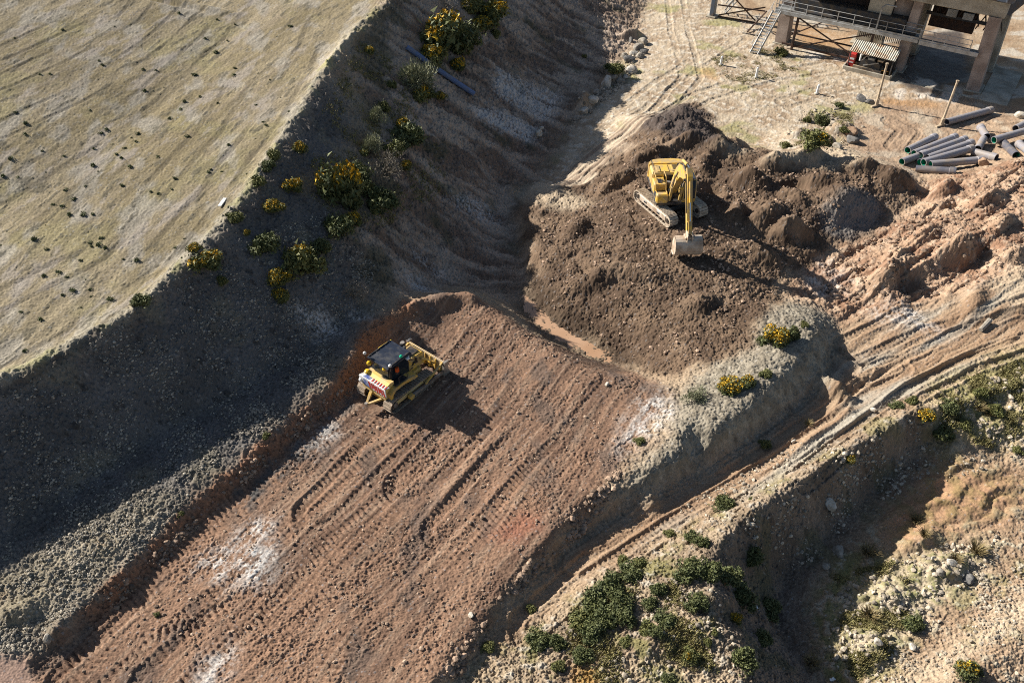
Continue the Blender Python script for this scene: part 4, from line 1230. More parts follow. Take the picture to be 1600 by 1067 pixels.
    for y in (-.42, .32):
        b = MB()
        b.cyl((1.15, y, 1.45), (1.5, y, 2.75), .11, 'yellow'); b.cyl((1.5, y, 2.75), (1.85, y, 3.95), .06, 'chrome')
        b.build('boom_cylinder', T)
    b = MB(); b.cyl((1.9, -.05, 5.15), (3.1, -.05, 5.5), .105, 'yellow'); b.cyl((3.1, -.05, 5.5), (3.75, -.05, 5.6), .055, 'chrome'); b.build('arm_cylinder', boom)
    # arm and bucket
    b = beam2([(3.68, 5.6, .3), (4.0, 5.1, .62), (4.32, 4.55, .60), (5.15, 3.25, .46), (5.98, 2.0, .32)], .36, 'arm', T)
    b.cyl((3.98, -.4, 4.84), (3.98, .3, 4.84), .1, 'dark')
    arm = b.build('arm', T)
    b = MB(); b.cyl((4.45, -.05, 5.0), (5.2, -.05, 3.8), .085, 'yellow'); b.cyl((5.2, -.05, 3.8), (5.9, -.05, 2.75), .05, 'chrome'); b.bar((5.9, -.05, 2.75), (5.65, -.05, 2.5), .3, .09, 'yellow'); b.bar((5.9, -.05, 2.75), (6.4, -.05, 2.05), .25, .09, 'yellow')
    b.build('bucket_cylinder', arm)
    b = MB()
    for y in (-.26, .16):
        b.tube([(3.9, y, 5.25), (4.6, y, 4.3), (5.4, y, 3.1)], .045, 'hose', 6)
    b.build('arm_hose', arm)
    b = MB()
    # bucket: curved back towards the front, mouth towards the machine
    c0 = []
    bx, bz = 6.15, .98
    for i in range(11):
        a = R(112) - R(200) * i / 10
        c0.append((bx + .64 * math.cos(a), bz + .70 * math.sin(a)))
    inner = [(bx + (x - bx) * .92, bz + (z - bz) * .92) for x, z in c0]
    b.prism(c0 + inner[::-1], -1.0, .90, 'bucket')
    for y in (-1.0, .87):
        b.prism(c0 + [(bx - .40, bz - .75), (bx - .47, bz), (bx - .30, bz + .6)], y, y + .03, 'bucket')
    for y in (-.24, .08):
        b.prism([(bx - .3, bz + .5), (bx + .45, bz + .45), (bx + .40, bz + 1.02), (bx + .2, bz + 1.15), (bx - .25, bz + 1.12)], y, y + .06, 'bucket')
    b.box(bx - .3, bx + .3, -.36, .26, bz + .64, bz + .80, 'bucket')
    bu = b.build('bucket', T)
    b = MB(); b.box(bx - .42, bx + .05, -1.02, .92, bz - .76, bz - .68, 'steel', Euler((0, R(8), 0)), ch=.01); b.build('bucket_lip', bu)
    T.scale = (1.07, 1.07, 1.07)
    return T


_ec = Vector(at(1046, 326, .55))
EXC = (_ec.x, _ec.y, gz(_ec.x, _ec.y) + .02)
excavator(EXC, R(-62), R(-87))
# ------------------------------------------------------------------ concrete plant building (upper right)
A0 = Vector(at(1220, 68, -1.0))
C0 = Vector(at(1522, 138, -1.0))
E1 = (C0 - A0); LAC = E1.length; E1.normalize()
E2 = Vector((-E1.y, E1.x, 0))
RZ = math.atan2(E1.y, E1.x)
YZ = -1.0


def plant(a, b, z=YZ):
    p = A0 + E1 * a + E2 * b
    return (p.x, p.y, z)


def pa(x, y, z):
    """Along/depth coordinates of the ground point under a photo position at height z."""
    d = Vector(at(x, y, z)) - Vector((A0.x, A0.y, z))
    return d.dot(E1), d.dot(E2)


aB = pa(1403, 108, -1)[0]
PT = Matrix.Translation((A0.x, A0.y, YZ)) @ Matrix.Rotation(RZ, 4, 'Z')


def concrete_frame():
    T = thing('concrete_frame', 'tall concrete legs and beam carrying the steel hopper at the yard edge', 'structure', (A0.x, A0.y, YZ), RZ)
    H = 7.5
    def column(x, y, lean, m, w_=1.0, d_=1.5, h=H, dx=0):
        b = MB()
        vs = []
        for z, k, o in ((-.4, 1.12, 0), (h, .95, lean)):
            for sx, sy in ((-1, -1), (1, -1), (1, 1), (-1, 1)):
                vs.append((x + sx * w_ / 2 * k + o, y + sy * d_ / 2 * k, z))
        b.add(vs, [(3, 2, 1, 0), (4, 5, 6, 7), (0, 1, 5, 4), (1, 2, 6, 5), (2, 3, 7, 6), (3, 0, 4, 7)], m)
        b.box(x - w_ * .75, x + w_ * .75, y - d_ * .65, y + d_ * .65, -.4, .12, 'concrete')
        return b.build('column', T)
    column(0, .5, -.3, 'concretered', 1.15, 1.5, H)
    column(aB, .5, .1, 'concretered', .95, 1.6, H)
    column(LAC, 0, -.5, 'concretered', 1.15, 1.8, H)
    column(aB - 4.5, 5.2, .0, 'concrete', 2.6, 1.2, H)
    column(aB, 6.0, .1, 'concrete', 1.0, 1.6, H)
    column(LAC + .2, 6.0, -.3, 'concrete', 1.1, 1.8, H)
    b = MB()
    b.box(-.9, LAC + .35, -.75, .75, H, H + 1.5, 'concrete', ch=.06)
    b.box(aB - 4.0, LAC + .2, 5.3, 6.7, H, H + 1.45, 'concrete', ch=.06)
    b.box(LAC - .95, LAC + .2, .76, 5.29, H, H + 1.4, 'concrete', ch=.06)
    b.box(aB - .5, aB + .5, .76, 5.29, H, H + 1.4, 'concrete', ch=.06)
    b.build('ring_beam', T)
    b = MB()
    b.box(aB - 4.6, aB - 2.2, -.3, .2, 3.6, H, 'concrete', ch=.04)
    b.box(aB - 2.2, aB - .5, .5, .75, 3.8, H, 'concretered', ch=.04)
    b.build('wall_panel', T)
    # wide foot slab beyond the right leg
    b = MB()
    b.box(LAC + .9, LAC + 3.6, -2.6, 6.5, -.15, .10, 'concrete')
    b.box(aB + 2, LAC + 1.0, -2.6, -2.2, -.2, .06, 'concrete')
    b.build('foot_slab', T)
    # dark machinery inside
    b = MB()
    for k in range(9):
        x = aB + 1.2 + k * .75
        b.bar((x, 3.4, 4.6), (x + .9, 3.4, 7.1), .12, .12, 'rust'); b.bar((x + .9, 4.2, 4.6), (x, 4.2, 7.1), .12, .12, 'darksteel')
    b.bar((aB + .6, 3.4, 5.3), (LAC - .8, 3.4, 5.3), .25, .3, 'darksteel'); b.bar((aB + .6, 3.4, 7.9), (LAC - .8, 3.4, 7.9), .25, .25, 'darksteel')
    b.box(aB + 1, aB + 5.5, 4.4, 5.0, 3.6, 7.6, 'rust', ch=.05); b.box(aB + 2.6, aB + 3.6, 3.0, 3.6, 5.4, 6.2, 'galv'); b.box(aB + 4.2, aB + 5.2, 3.0, 3.6, 5.4, 6.1, 'galv')
    b.build('machinery', T)


def hopper():
    T = thing('hopper', 'blue-grey steel storage bin resting on the concrete beam at the frame corner', 'storage bin', (A0.x, A0.y, YZ), RZ)
    b = MB()
    b.box(-3.4, LAC + .7, -1.9, 7.4, 9.3, 18.5, 'bluesteel', ch=.1)
    sh = b.build('shell', T)
    b = MB(); b.box(0.6, 7.0, -6.3, -1.95, 9.6, 16, 'bluesteel', ch=.1); b.build('shadow_box', T)  # unseen box added in front of the bin to throw shade on the floor
    for k in range(12):
        x = -2.5 + k * (LAC + 2.6) / 11
        b = MB(); b.box(x - .08, x + .08, -2.03, -1.9, 9.35, 18.4, 'bluesteel', ch=.02); b.build('stiffener', sh)
    for k in range(4):
        x = .4 + k * (LAC - 1.5) / 3.2
        b = MB()
        b.prism([(x, 9.25), (x + 4.2, 9.25), (x + 2.9, 7.2), (x + 1.3, 7.2)], 1.3, 5.0, 'bluesteel'); b.build('outlet', T)


def rail(b, p, q, h=1.1, n=4, m='galv', kick=True):
    p, q = Vector(p), Vector(q)
    for z in (h, h * .55):
        b.tube([p + Vector((0, 0, z)), q + Vector((0, 0, z))], .035, m, 6)
    for i in range(n + 1):
        c = p.lerp(q, i / n)
        b.tube([c, c + Vector((0, 0, h))], .04, m, 6)
    if kick:
        b.bar(p + Vector((0, 0, .1)), q + Vector((0, 0, .1)), .02, .2, m)


def walkway():
    T = thing('walkway', 'grey steel walkway with handrails running in front of the concrete legs', 'walkway', (A0.x, A0.y, YZ), RZ)
    zw = 4.0
    x0, x1 = -1.0, aB + 1.3
    b = MB(); b.box(x0, x1, -1.3, -.4, zw, zw + .08, 'galv', ch=.01)
    for k in range(14):
        x = x0 + .3 + k * (x1 - x0 - .6) / 13
        b.bar((x, -1.3, zw - .12), (x, -.4, zw - .12), .1, .2, 'darksteel')
    b.build('deck', T)
    for y in (-1.35, -.35):
        b = MB(); b.box(x0, x1, y - .05, y + .05, zw - .28, zw + .12, 'galv', ch=.02); b.build('side_beam', T)
        b = MB(); rail(b, (x0, y, zw + .1), (x1, y, zw + .1), 1.1, 9); b.build('handrail', T)
    # upper right hand part
    b = MB(); b.box(x1 + .1, LAC - .7, -1.3, -.4, zw - .1, zw - .02, 'galv', ch=.01); b.box(x1 + .1, LAC - .7, -1.35, -1.25, zw - .4, zw + .05, 'galv', ch=.02); b.build('deck', T)
    b = MB(); rail(b, (x1 + .1, -1.3, zw), (LAC - 1.6, -1.3, zw), 1.1, 4); b.build('handrail', T)
    # pipe along the deck and bent vent pipe
    b = MB(); b.tube([(x0 + 3, -.75, zw + .3), (x1 - .5, -.75, zw + .3)], .16, 'darksteel', 8); b.tube([(aB - 3, -1.7, zw + .1), (aB - 3, -1.7, zw + 2.6), (aB - 2.7, -1.5, zw + 2.9), (aB - 1.7, -1.2, zw + 2.8)], .08, 'galv', 8); b.build('pipework', T)
    # stairs to the ground at the left end
    b = MB()
    top, bot = Vector((x0 + .3, -1.6, zw)), Vector((x0 - .5, -4.4, .05))
    for s in (-.45, .45):
        o = Vector((s, 0, 0))
        b.bar(top + o, bot + o, .07, .26, 'galv')
    for k in range(13):
        c = bot.lerp(top, (k + .5) / 13)
        b.box(c.x - .42, c.x + .42, c.y - .12, c.y + .12, c.z - .02, c.z + .02, 'galv', ch=.005)
    for s in (-.5, .5):
        for f in (.1, .5, .95):
            c = bot.lerp(top, f) + Vector((s, 0, 0)); b.tube([c, c + Vector((0, 0, 1.0))], .03, 'galv', 6)
        b.tube([bot + Vector((s, 0, 1.0)), top + Vector((s, 0, 1.0))], .03, 'galv', 6)
    b.build('stairs', T)
    # legs and cross braces under the left half
    for x in (1.6, aB - 3.2):
        b = MB(); b.box(x - .12, x + .12, -1.2, -.9, -.1, zw - .3, 'rust'); b.build('leg', T)
    b = MB()
    for z0, z1 in ((.3, zw - .4), (zw - .4, .3)):
        b.bar((1.6, -1.05, z0), (aB - 3.2, -1.05, z1), .12, .12, 'rust')
    b.bar((.4, -1.05, .5), (aB - 1, -1.05, .5), .16, .2, 'rust'); b.bar((.4, 1.8, .7), (aB - 3, 1.8, .7), .14, .14, 'rust')
    b.bar((.4, 1.8, .4), (6, 1.8, 4.2), .12, .12, 'rust')
    b.build('cross_brace', T)
    # box girders behind the walkway (shade the ground below)
    b = MB(); b.box(.8, aB - .5, -.6, .9, zw + .1, zw + 1.5, 'darksteel', ch=.05); b.box(.8, aB - .5, 1.2, 2.1, zw + .8, zw + 2.2, 'rust', ch=.05); b.build('conveyor_trough', T)


def trestle():
    p = Vector(at(1113, 25, -1)); 
    T = thing('steel_trestle', 'braced blue-grey steel trestle leg with sloping ladder at the far yard', 'trestle', (p.x, p.y, YZ), RZ)
    b = MB(); b.box(-.25, .25, -.4, .4, 0, 6, 'bluesteel'); b.box(-.6, .6, -.7, .7, -.3, .1, 'concrete'); b.build('leg', T)
    b = MB(); b.box(9.0, 9.4, 5.0, 5.6, 0, 6, 'bluesteel'); b.build('leg', T)
    q = [Vector(at(x, y, z)) for x, y, z in ((1122, 26, -.9), (1183, 36, -.9), (1123, 24, -.7), (1196, 12, 1.0), (1150, 0, 2.5), (1180, 33, -.6), (1181, 36, -.5), (1198, 18, 1.6), (1122, 8, 1.2), (1196, 18, 1.0), (1168, 50, -.9), (1140, 10, -.5))]
    iv = T.matrix_basis.inverted() if False else (Matrix.Translation((p.x, p.y, YZ)) @ Matrix.Rotation(RZ, 4, 'Z')).inverted()
    q = [iv @ v for v in q]
    b = MB()
    for i, j in ((0, 1), (2, 3), (4, 5), (6, 7), (8, 9), (10, 6)):
        b.bar(q[i], q[j], .13, .13, 'rust')
    b.build('brace', T)
    b = MB()
    a0, a1 = Vector((1.0, 1.5, .2)), Vector((4.4, 3.5, 5.5))
    for s in (-.5, .5):
        for zz in (0, .8):
            o = Vector((-.5 * s, .85 * s, zz))
            b.bar(a0 + o, a1 + o, .09, .12, 'galv')
    for k in range(12):
        c = a0.lerp(a1, k / 11)
        b.bar(c + Vector((.25, -.42, 0)), c + Vector((-.25, .42, 0)), .07, .07, 'galv'); b.bar(c + Vector((.25, -.42, 0)), c + Vector((.25, -.42, .8)), .05, .05, 'galv')
    b.build('ladder', T)
    for x, y in ((1162, 50), (1166, 30), (1184, 36)):
        b = MB(); c = iv @ Vector(at(x, y, -1)); b.tube([c, c + Vector((0, 0, 1.1))], .035, 'galv', 6); b.build('guard_post', T)
    b = MB()
    c0, c1 = iv @ Vector(at(1160, 52, -.95)), iv @ Vector(at(1190, 57, -.95)); b.bar(c0, c1, .12, .1, 'darksteel')
    b.build('sill_beam', T)


concrete_frame(); hopper(); walkway(); trestle()

# shed with generator
s0 = Vector(at(1316, 108, -1)); s1 = Vector(at(1390, 126, -1))
sL = (s1 - s0).length
sx = (s1 - s0).normalized(); srz = math.atan2(sx.y, sx.x)
T = thing('lean_to_shed', 'small open shed with corrugated sheet roof below the walkway', 'shed', s0, srz)
b = MB()
n = 88
zr0, zr1 = 2.1, 2.75
vs, fs = [], []
for i in range(n + 1):
    x = .25 + (sL - .3) * i / n
    dz = .045 * math.sin(i * math.pi / 2)
    vs += [(x, -.05, zr0 + dz), (x, 1.75, zr1 + dz), (x, -.05, zr0 + dz - .03), (x, 1.75, zr1 + dz - .03)]
for i in range(n):
    a = i * 4
    fs += [(a, a + 4, a + 5, a + 1), (a + 2, a + 3, a + 7, a + 6), (a, a + 2, a + 6, a + 4), (a + 1, a + 5, a + 7, a + 3)]
b.add(vs, fs, 'sheet'); b.build('roof', T)
for x in (.4, sL - .2):
    for y, z in ((.12, 2.05), (1.65, 2.65)):
        b = MB(); b.box(x - .06, x + .06, y - .06, y + .06, 0, z, 'darksteel'); b.build('post', T)
b = MB(); b.box(.3, sL - .1, 1.78, 1.84, 0, 2.6, 'darksteel', ch=.01)
for k in range(20):
    x = .4 + k * (sL - .6) / 19; b.box(x, x + .06, 1.72, 1.77, 0, 2.6, 'rust', ch=.01)
b.build('back_wall', T)
b = MB()
for k in range(26):
    x = .2 + k * (sL - .4) / 25; b.box(x, x + .07, 2.75, 2.82, 2.75, 4.0, 'darksteel', ch=.01)
b.box(.2, sL - .2, 2.77, 2.83, 3.9, 4.05, 'darksteel'); b.build('louvre_screen', T)

T = thing('catch_basin', 'low concrete basin of rusty water in front of the shed', 'basin', s0, srz)
b = MB(); b.box(0, sL, -.12, .06, -.1, .42, 'concrete'); b.box(-.06, .12, .07, 2.4, -.1, .42, 'concrete'); b.box(sL - .1, sL + .08, .07, 2.4, -.1, .42, 'concrete'); b.build('kerb', T)
b = MB(); b.box(.13, sL - .11, .07, 2.4, -.05, .12, 'orangewater', ch=.005); b.build('rusty_water', T)
T = thing('generator', 'old skid mounted engine standing in the basin under the shed roof', 'generator', s0 + Vector((0, 0, 0)), srz)
b = MB()
for y in (.45, 1.4):
    b.bar((.9, y, .42), (sL - 1.2, y, .42), .16, .24, 'timber')
for x in (1.3, sL - 1.5):
    b.bar((x, .3, .22), (x, 1.6, .22), .3, .2, 'timber')
b.build('skid', T)
b = MB(); b.prism([(1.5, .56), (sL - 1.4, .56), (sL - 1.5, 1.15), (sL - 2.2, 1.4), (1.9, 1.4), (1.55, 1.1)], .5, 1.4, 'darksteel'); b.box(2.2, 2.9, .45, .95, 1.4, 1.65, 'galv'); b.box(3.2, 3.8, .5, 1.1, 1.4, 1.6, 'timber'); b.bar((1.9, .46, .7), (3.4, .46, 1.3), .06, .1, 'galv'); b.build('engine_block', T)
b = MB(); b.cyl((1.35, 1.0, .9), (1.35, 1.0, 1.6), .11, 'white'); b.ball((1.45, 1.0, 1.65), .16, 'white'); b.build('filter', T)
T = thing('red_cabinet', 'red metal cabinet standing at the left end of the shed', 'cabinet', s0 + sx * .55 + Vector((-sx.y, sx.x, 0)) * 1.2, srz)
b = MB(); b.box(-.4, .3, -.3, .3, 0, 1.45, 'red', ch=.04); b.build('body', T)
b = MB(); b.box(-.3, .2, -.315, -.302, .85, 1.05, 'white', ch=.003); b.box(-.32, .22, -.31, -.30, .4, 1.15, 'red', ch=.003); b.box(-.3, .2, -.315, -.302, .5, .62, 'white', ch=.003); b.build('door_panel', T)

# timber poles, markers, planks
def leaning_pole(x, y, tx, ty, label):
    p = Vector(on(x, y))
    best, bh = 1e9, 4
    top = None
    hgt = 4.2
    q = Vector(at(tx, ty, p.z + hgt))
    q = p + (q - p) * 1.0
    lean = q - p
    lean.x = max(-1.0, min(1.0, lean.x)); lean.y = max(-1.2, min(1.2, lean.y))
    T = thing('timber_pole', label, 'pole', p, 0, 'timber poles by the plant')
    b = MB(); b.cyl((0, 0, -.3), (lean.x, lean.y, hgt), .125, 'timber', r2=.10, n=10); b.build('shaft', T)
    b = MB(); b.cyl((lean.x, lean.y, hgt), (lean.x * 1.02, lean.y * 1.02, hgt + .12), .15, 'timber', n=8); b.build('cap', T)
    b = MB(); b.cyl((.02, .02, -.3), (.15 * lean.x, .15 * lean.y, .75), .2, 'timber', r2=.18, n=8); b.bar((-.6, -.3, .06), (.4, .12, .1), .22, .16, 'timber'); b.build('foot', T)


leaning_pole(1369, 166, 1386, 101, 'leaning pale timber pole standing beside the concrete basin')
leaning_pole(1470, 197, 1496, 128, 'leaning pale timber pole at the end of the single grey pipe')
for x, y, h, lab in ((1126, 102, .95, 'short white marker post farthest from the pipes'), (1181, 122, 1.1, 'short white marker post standing on the green patch of the yard'), (1276, 147, .95, 'short white marker post on the gravel near the timber pole')):
    T = thing('marker_post', lab, 'post', on(x, y), 0, 'white marker posts in the yard')
    b = MB(); b.cyl((0, 0, -.1), (.02, 0, h), .14, 'white', r2=.12, n=10); b.cyl((.02, 0, h), (.02, 0, h + .06), .12, 'white', r2=.05, n=10); b.build('shaft', T)
    b = MB(); b.box(-.22, .22, -.22, .22, -.1, .1, 'concrete'); b.build('base', T)
p = on(348, 318)
b = MB(); b.box(-.13, .13, -.5, .5, .02, .09, 'white'); tag(b.build('plank', None, p + Vector((0, 0, .04)), R(-8)), 'single pale plank lying on the plateau near its edge', 'plank')
p0, p1 = on(636, 79), on(741, 152)
b = MB(); d = p1 - p0
pts = [Vector((0, 0, .3)) + d * t + Vector((0, 0, gz(p0.x + d.x * t, p0.y + d.y * t) - p0.z - d.z * t)) for t in np.linspace(0, 1, 13)]
b.tube(pts, .24, 'bluepipe', 10); tag(b.build('drain_pipe', None, p0), 'long blue-black drain pipe lying down the shaded slope', 'pipe')
p0, p1 = on(1531, 518), on(1545, 503)
b = MB(); d = p1 - p0; b.cyl((0, 0, .15), d + Vector((0, 0, .15)), .16, 'rock', r2=.2, n=9); tag(b.build('log', None, p0), 'short grey log lying on the pale haul road', 'log')


# ------------------------------------------------------------------ pipes
def pipe(x0, y0, x1, y1, lift0, lift1, label, m='pipe', lining='pipegreen', r=.33, socket=True):
    z0 = gz(*on(x0, y0)[:2]) + r + lift0
    z1 = gz(*on(x1, y1)[:2]) + r + lift1
    p, q = Vector(at(x0, y0, z0)), Vector(at(x1, y1, z1))
    d = (q - p)
    L = d.length
    d.normalize()
    def ring(c, rr, n=20):
        u = d.orthogonal().normalized(); w_ = d.cross(u)
        return [c + (u * math.cos(2 * math.pi * i / n) + w_ * math.sin(2 * math.pi * i / n)) * rr for i in range(n)]
    b = MB()
    n = 20
    secs = [(0, r)]
    if socket:
        secs += [(L - .55, r), (L - .5, r * 1.13), (L, r * 1.13)]
    else:
        secs += [(L, r)]
    vs, fs = [], []
    for t, rr in secs:
        vs += ring(d * t, rr)
    k = len(secs)
    for j in range(k - 1):
        fs += [(j * n + i, j * n + (i + 1) % n, (j + 1) * n + (i + 1) % n, (j + 1) * n + i) for i in range(n)]
    vs += ring(d * 0, r * .86) + ring(d * L, r * .9)
    fs += [(i, (i + 1) % n, k * n + (i + 1) % n, k * n + i) for i in range(n)]
    fs += [((k - 1) * n + i, (k - 1) * n + (i + 1) % n, (k + 1) * n + (i + 1) % n, (k + 1) * n + i) for i in range(n)]
    b.add(vs, fs, m)
    o = tag(b.build('pipe', None, p), label, 'pipe', 'pipes stacked in the yard')
    b = MB()
    vs = ring(d * .004, r * .858) + ring(d * (L - .004), r * .858)
    b.add(vs, [(i, (i + 1) % n, n + (i + 1) % n, n + i) for i in range(n)], lining)
    b.build('lining', o)


g2 = 'green lined grey pipe '
pipe(1418, 235, 1461, 214, 0, 0, 'short green lined grey pipe at the far side of the stack')
pipe(1428, 240, 1493, 214, 0, 0, g2 + 'second from the far side of the stack')
pipe(1438, 243, 1508, 218, .25, .1, g2 + 'third from the far side, its open mouth raised')
pipe(1449, 247, 1519, 223, .1, .1, g2 + 'whose mouth hides behind the raised pipe at stack middle')
pipe(1443, 254, 1519, 232, .5, .35, g2 + 'lying on top along the middle of the stack')
pipe(1454, 257, 1535, 250, .55, .25, g2 + 'lying on top across the near side of the stack')
pipe(1409, 253, 1446, 240, 0, 0, g2 + 'sticking out alone at the left tip of the stack')
pipe(1431, 264, 1494, 268, 0, 0, 'dark green lined grey pipe on the ground under the near side', 'pipedark')
pipe(1437, 254, 1500, 238, 0, 0, 'half buried green lined pipe in the bottom layer of the stack', 'pipedark')
pipe(1520, 237, 1557, 247, .1, 0, 'old grey pipe with broken end pointing at the soil bank', 'pipe', 'pipedark')
pipe(1542, 214, 1532, 199, .35, .3, 'short pale grey pipe piece with collar above another short piece', 'pipe', 'pipedark')
pipe(1528, 233, 1537, 217, .2, .2, 'short pale grey pipe piece below the collared piece', 'pipe', 'pipedark', socket=False)
pipe(1553, 219, 1612, 202, .45, .45, g2 + 'jutting in from the frame edge over darker pipes')
pipe(1587, 201, 1612, 188, .2, .2, 'pale grey pipe with dark mouth nearest the white boulder', 'pipe', 'pipedark')
pipe(1479, 191, 1549, 172, 0, 0, 'single grey pipe lying apart beside the timber pole', 'pipe', 'pipedark')
pipe(1588, 243, 1568, 224, .0, .0, 'dark pipe lying in shadow below the jutting green lined pipe', 'pipedark', 'pipegreen')
pipe(1612, 241, 1592, 225, .1, .1, 'pale pipe on the frame edge beside the dark one', 'pipe', 'pipedark')

# ------------------------------------------------------------------ puddle
def sheet(name, pts, z, m):
    me = bpy.data.meshes.new(name)
    me.from_pydata([Vector(at(x, y, z)) for x, y in pts], [], [tuple(range(len(pts)))])
    me.materials.append(M[m])
    o = bpy.data.objects.new(name, me); COL.objects.link(o); o['kind'] = 'structure'
    return o


sheet('puddle', [(812, 455), (845, 452), (885, 485), (925, 520), (985, 548), (995, 572), (940, 575), (890, 560), (850, 530), (820, 490)], -2.51, 'water')

# ------------------------------------------------------------------ boulders and rubble
def rock_mesh(seed, sub=3):
    bm = bmesh.new()
    bmesh.ops.create_icosphere(bm, subdivisions=sub, radius=1)
    rr = random.Random(seed)
    cuts = [(Vector((rr.gauss(0, 1), rr.gauss(0, 1), rr.gauss(0, .8))).normalized(), rr.uniform(.55, .9)) for _ in range(11)]
    sc = Vector((rr.uniform(.85, 1.25), rr.uniform(.7, 1.0), rr.uniform(.55, .8)))
    for v in bm.verts:
        for n_, d_ in cuts:
            k = v.co.dot(n_) - d_
            if k > 0:
                v.co -= n_ * k * .92
        v.co += v.co.normalized() * rr.uniform(-.02, .02)
        v.co = Vector((v.co.x * sc.x, v.co.y * sc.y, v.co.z * sc.z))
    me = bpy.data.meshes.new('boulder')
    bm.to_mesh(me); bm.free()
    return me


ROCKS = {}
for key in ('rock', 'rockpale', 'rockred', 'rockdark'):
    ROCKS[key] = []
    for i in range(3):
        me = rock_mesh(hash(key) % 7 + i * 13 + len(key)) if False else rock_mesh(len(key) * 5 + i * 13)
        me.materials.append(M[key]); ROCKS[key].append(me)


def boulder(x, y, px, key, label, i=0, group=None, rot=None):
    p = on(x, y)
    dep = p.y * math.cos(PITCH) + (CAMZ - p.z) * math.sin(PITCH)
    r = px * dep / FPX / 2
    o = bpy.data.objects.new('boulder', ROCKS[key][i % 3])
    COL.objects.link(o)
    o.location = (p.x, p.y, surf(p.x, p.y) + r * .25)
    o.scale = (r, r, r)
    o.rotation_euler = (random.uniform(-.3, .3), random.uniform(-.3, .3), random.uniform(0, 6.28) if rot is None else rot)
    return tag(o, label, 'boulder', group)


RB = [
    (912, 176, 20, 'rockpale', 'pale boulder at the lower end of the gravel mound'), (925, 158, 22, 'rockpale', 'pale rough boulder on the crest of the gravel mound'), (934, 146, 18, 'rock', 'grey boulder between the gravel mound and the pale flat boulder'),
    (952, 146, 14, 'rock', 'small grey boulder in front of the pale flat boulder'), (978, 122, 13, 'rockpale', 'small pale stone at the foot of the rounded pale boulder'), (1006, 84, 14, 'rockdark', 'dark stone right of the bend of the boulder row'),
    (990, 86, 15, 'rockpale', 'pale stone inside the bend of the boulder row'), (1004, 68, 18, 'rock', 'broken grey boulder at the very top of the row'), (986, 66, 12, 'rockdark', 'dark stone left of the very top boulder'), (900, 186, 14, 'rock', 'grey stone at the lowest tip of the gravel mound'),
    (1293, 226, 32, 'rockred', 'large orange brown boulder at the edge of the soil heap'), (1328, 210, 26, 'rockred', 'dark brown boulder beside the gorse in the yard, right of the larger orange one'),
    (1331, 222, 24, 'rockdark', 'dark earthy lump just right of the large orange boulder'), (1308, 231, 16, 'rock', 'small stone tucked below the large orange boulder'),
    (948, 133, 28, 'rockpale', 'pale flat boulder nearest the gravel mound in the valley'), (970, 129, 20, 'rock', 'grey boulder just right of the pale flat boulder'),
    (987, 113, 22, 'rockpale', 'rounded pale boulder at the right end of the boulder row'), (1000, 90, 18, 'rock', 'grey boulder at the bend of the boulder row'),
    (982, 96, 20, 'rockdark', 'mossy dark boulder at the middle of the boulder row'), (996, 78, 20, 'rock', 'grey boulder at the upper end of the boulder row'),
    (975, 88, 16, 'rock', 'small grey boulder beside the dry brown bush'), (958, 122, 14, 'rock', 'small grey boulder right behind the pale flat one'),
    (845, 203, 10, 'rockpale', 'small white stone on the valley floor, upper of two'), (842, 213, 16, 'rockpale', 'white stone on the valley floor, lower of two'),
    (1296, 790, 24, 'rockpale', 'pale pinkish slab leaning on the shaded pit slope'), (1310, 862, 24, 'rock', 'grey block low on the shaded pit slope'),
    (1290, 885, 18, 'rock', 'grey boulder at the foot of the shaded pit slope'), (736, 962, 12, 'rockpale', 'pale stone on the pad near its lower edge'),
    (1594, 183, 22, 'rockpale', 'whitish boulder at the frame edge above the pipes'), (1536, 258, 26, 'rockred', 'brown lump of earth at the end of the pipe stack'),
    (1345, 157, 18, 'rockdark', 'dark stone left of the first timber pole'), (1358, 161, 16, 'rockdark', 'dark stone touching the first timber pole'),
    (1470, 895, 18, 'rock', 'grey boulder in the rubble of the pit floor'), (1425, 1012, 14, 'rockpale', 'pale stone on the pit floor below the rubble'),
    (1513, 905, 22, 'rockdark', 'dark boulder at the right of the pit rubble'), (1370, 1005, 16, 'rockpale', 'angular pale slab near the pit shadow'),
    (1487, 878, 18, 'rockpale', 'pale block on the rubble beside the reeds'), (948, 602, 9, 'rockpale', 'pale stone on the pad near the puddle'),
    (1365, 640, 10, 'rockpale', 'pale stone on the far kerb of the haul road'), (75, 1000, 18, 'rock', 'grey boulder on the gravel bench by the mud pool'),
    (1537, 425, 14, 'rockred', 'brown boulder on the rough spoil at right'), (1240, 690, 8, 'rockpale', 'small pale stone in the shade of the berm'),
    (1258, 512, 9, 'rock', 'small grey stone behind the flowering gorse on the berm'), (680, 118, 8, 'rockpale', 'small pale stone under the pale willow'),
]
for i, (x, y, px, k, lab) in enumerate(RB):
    boulder(x, y, px, k, lab, i)


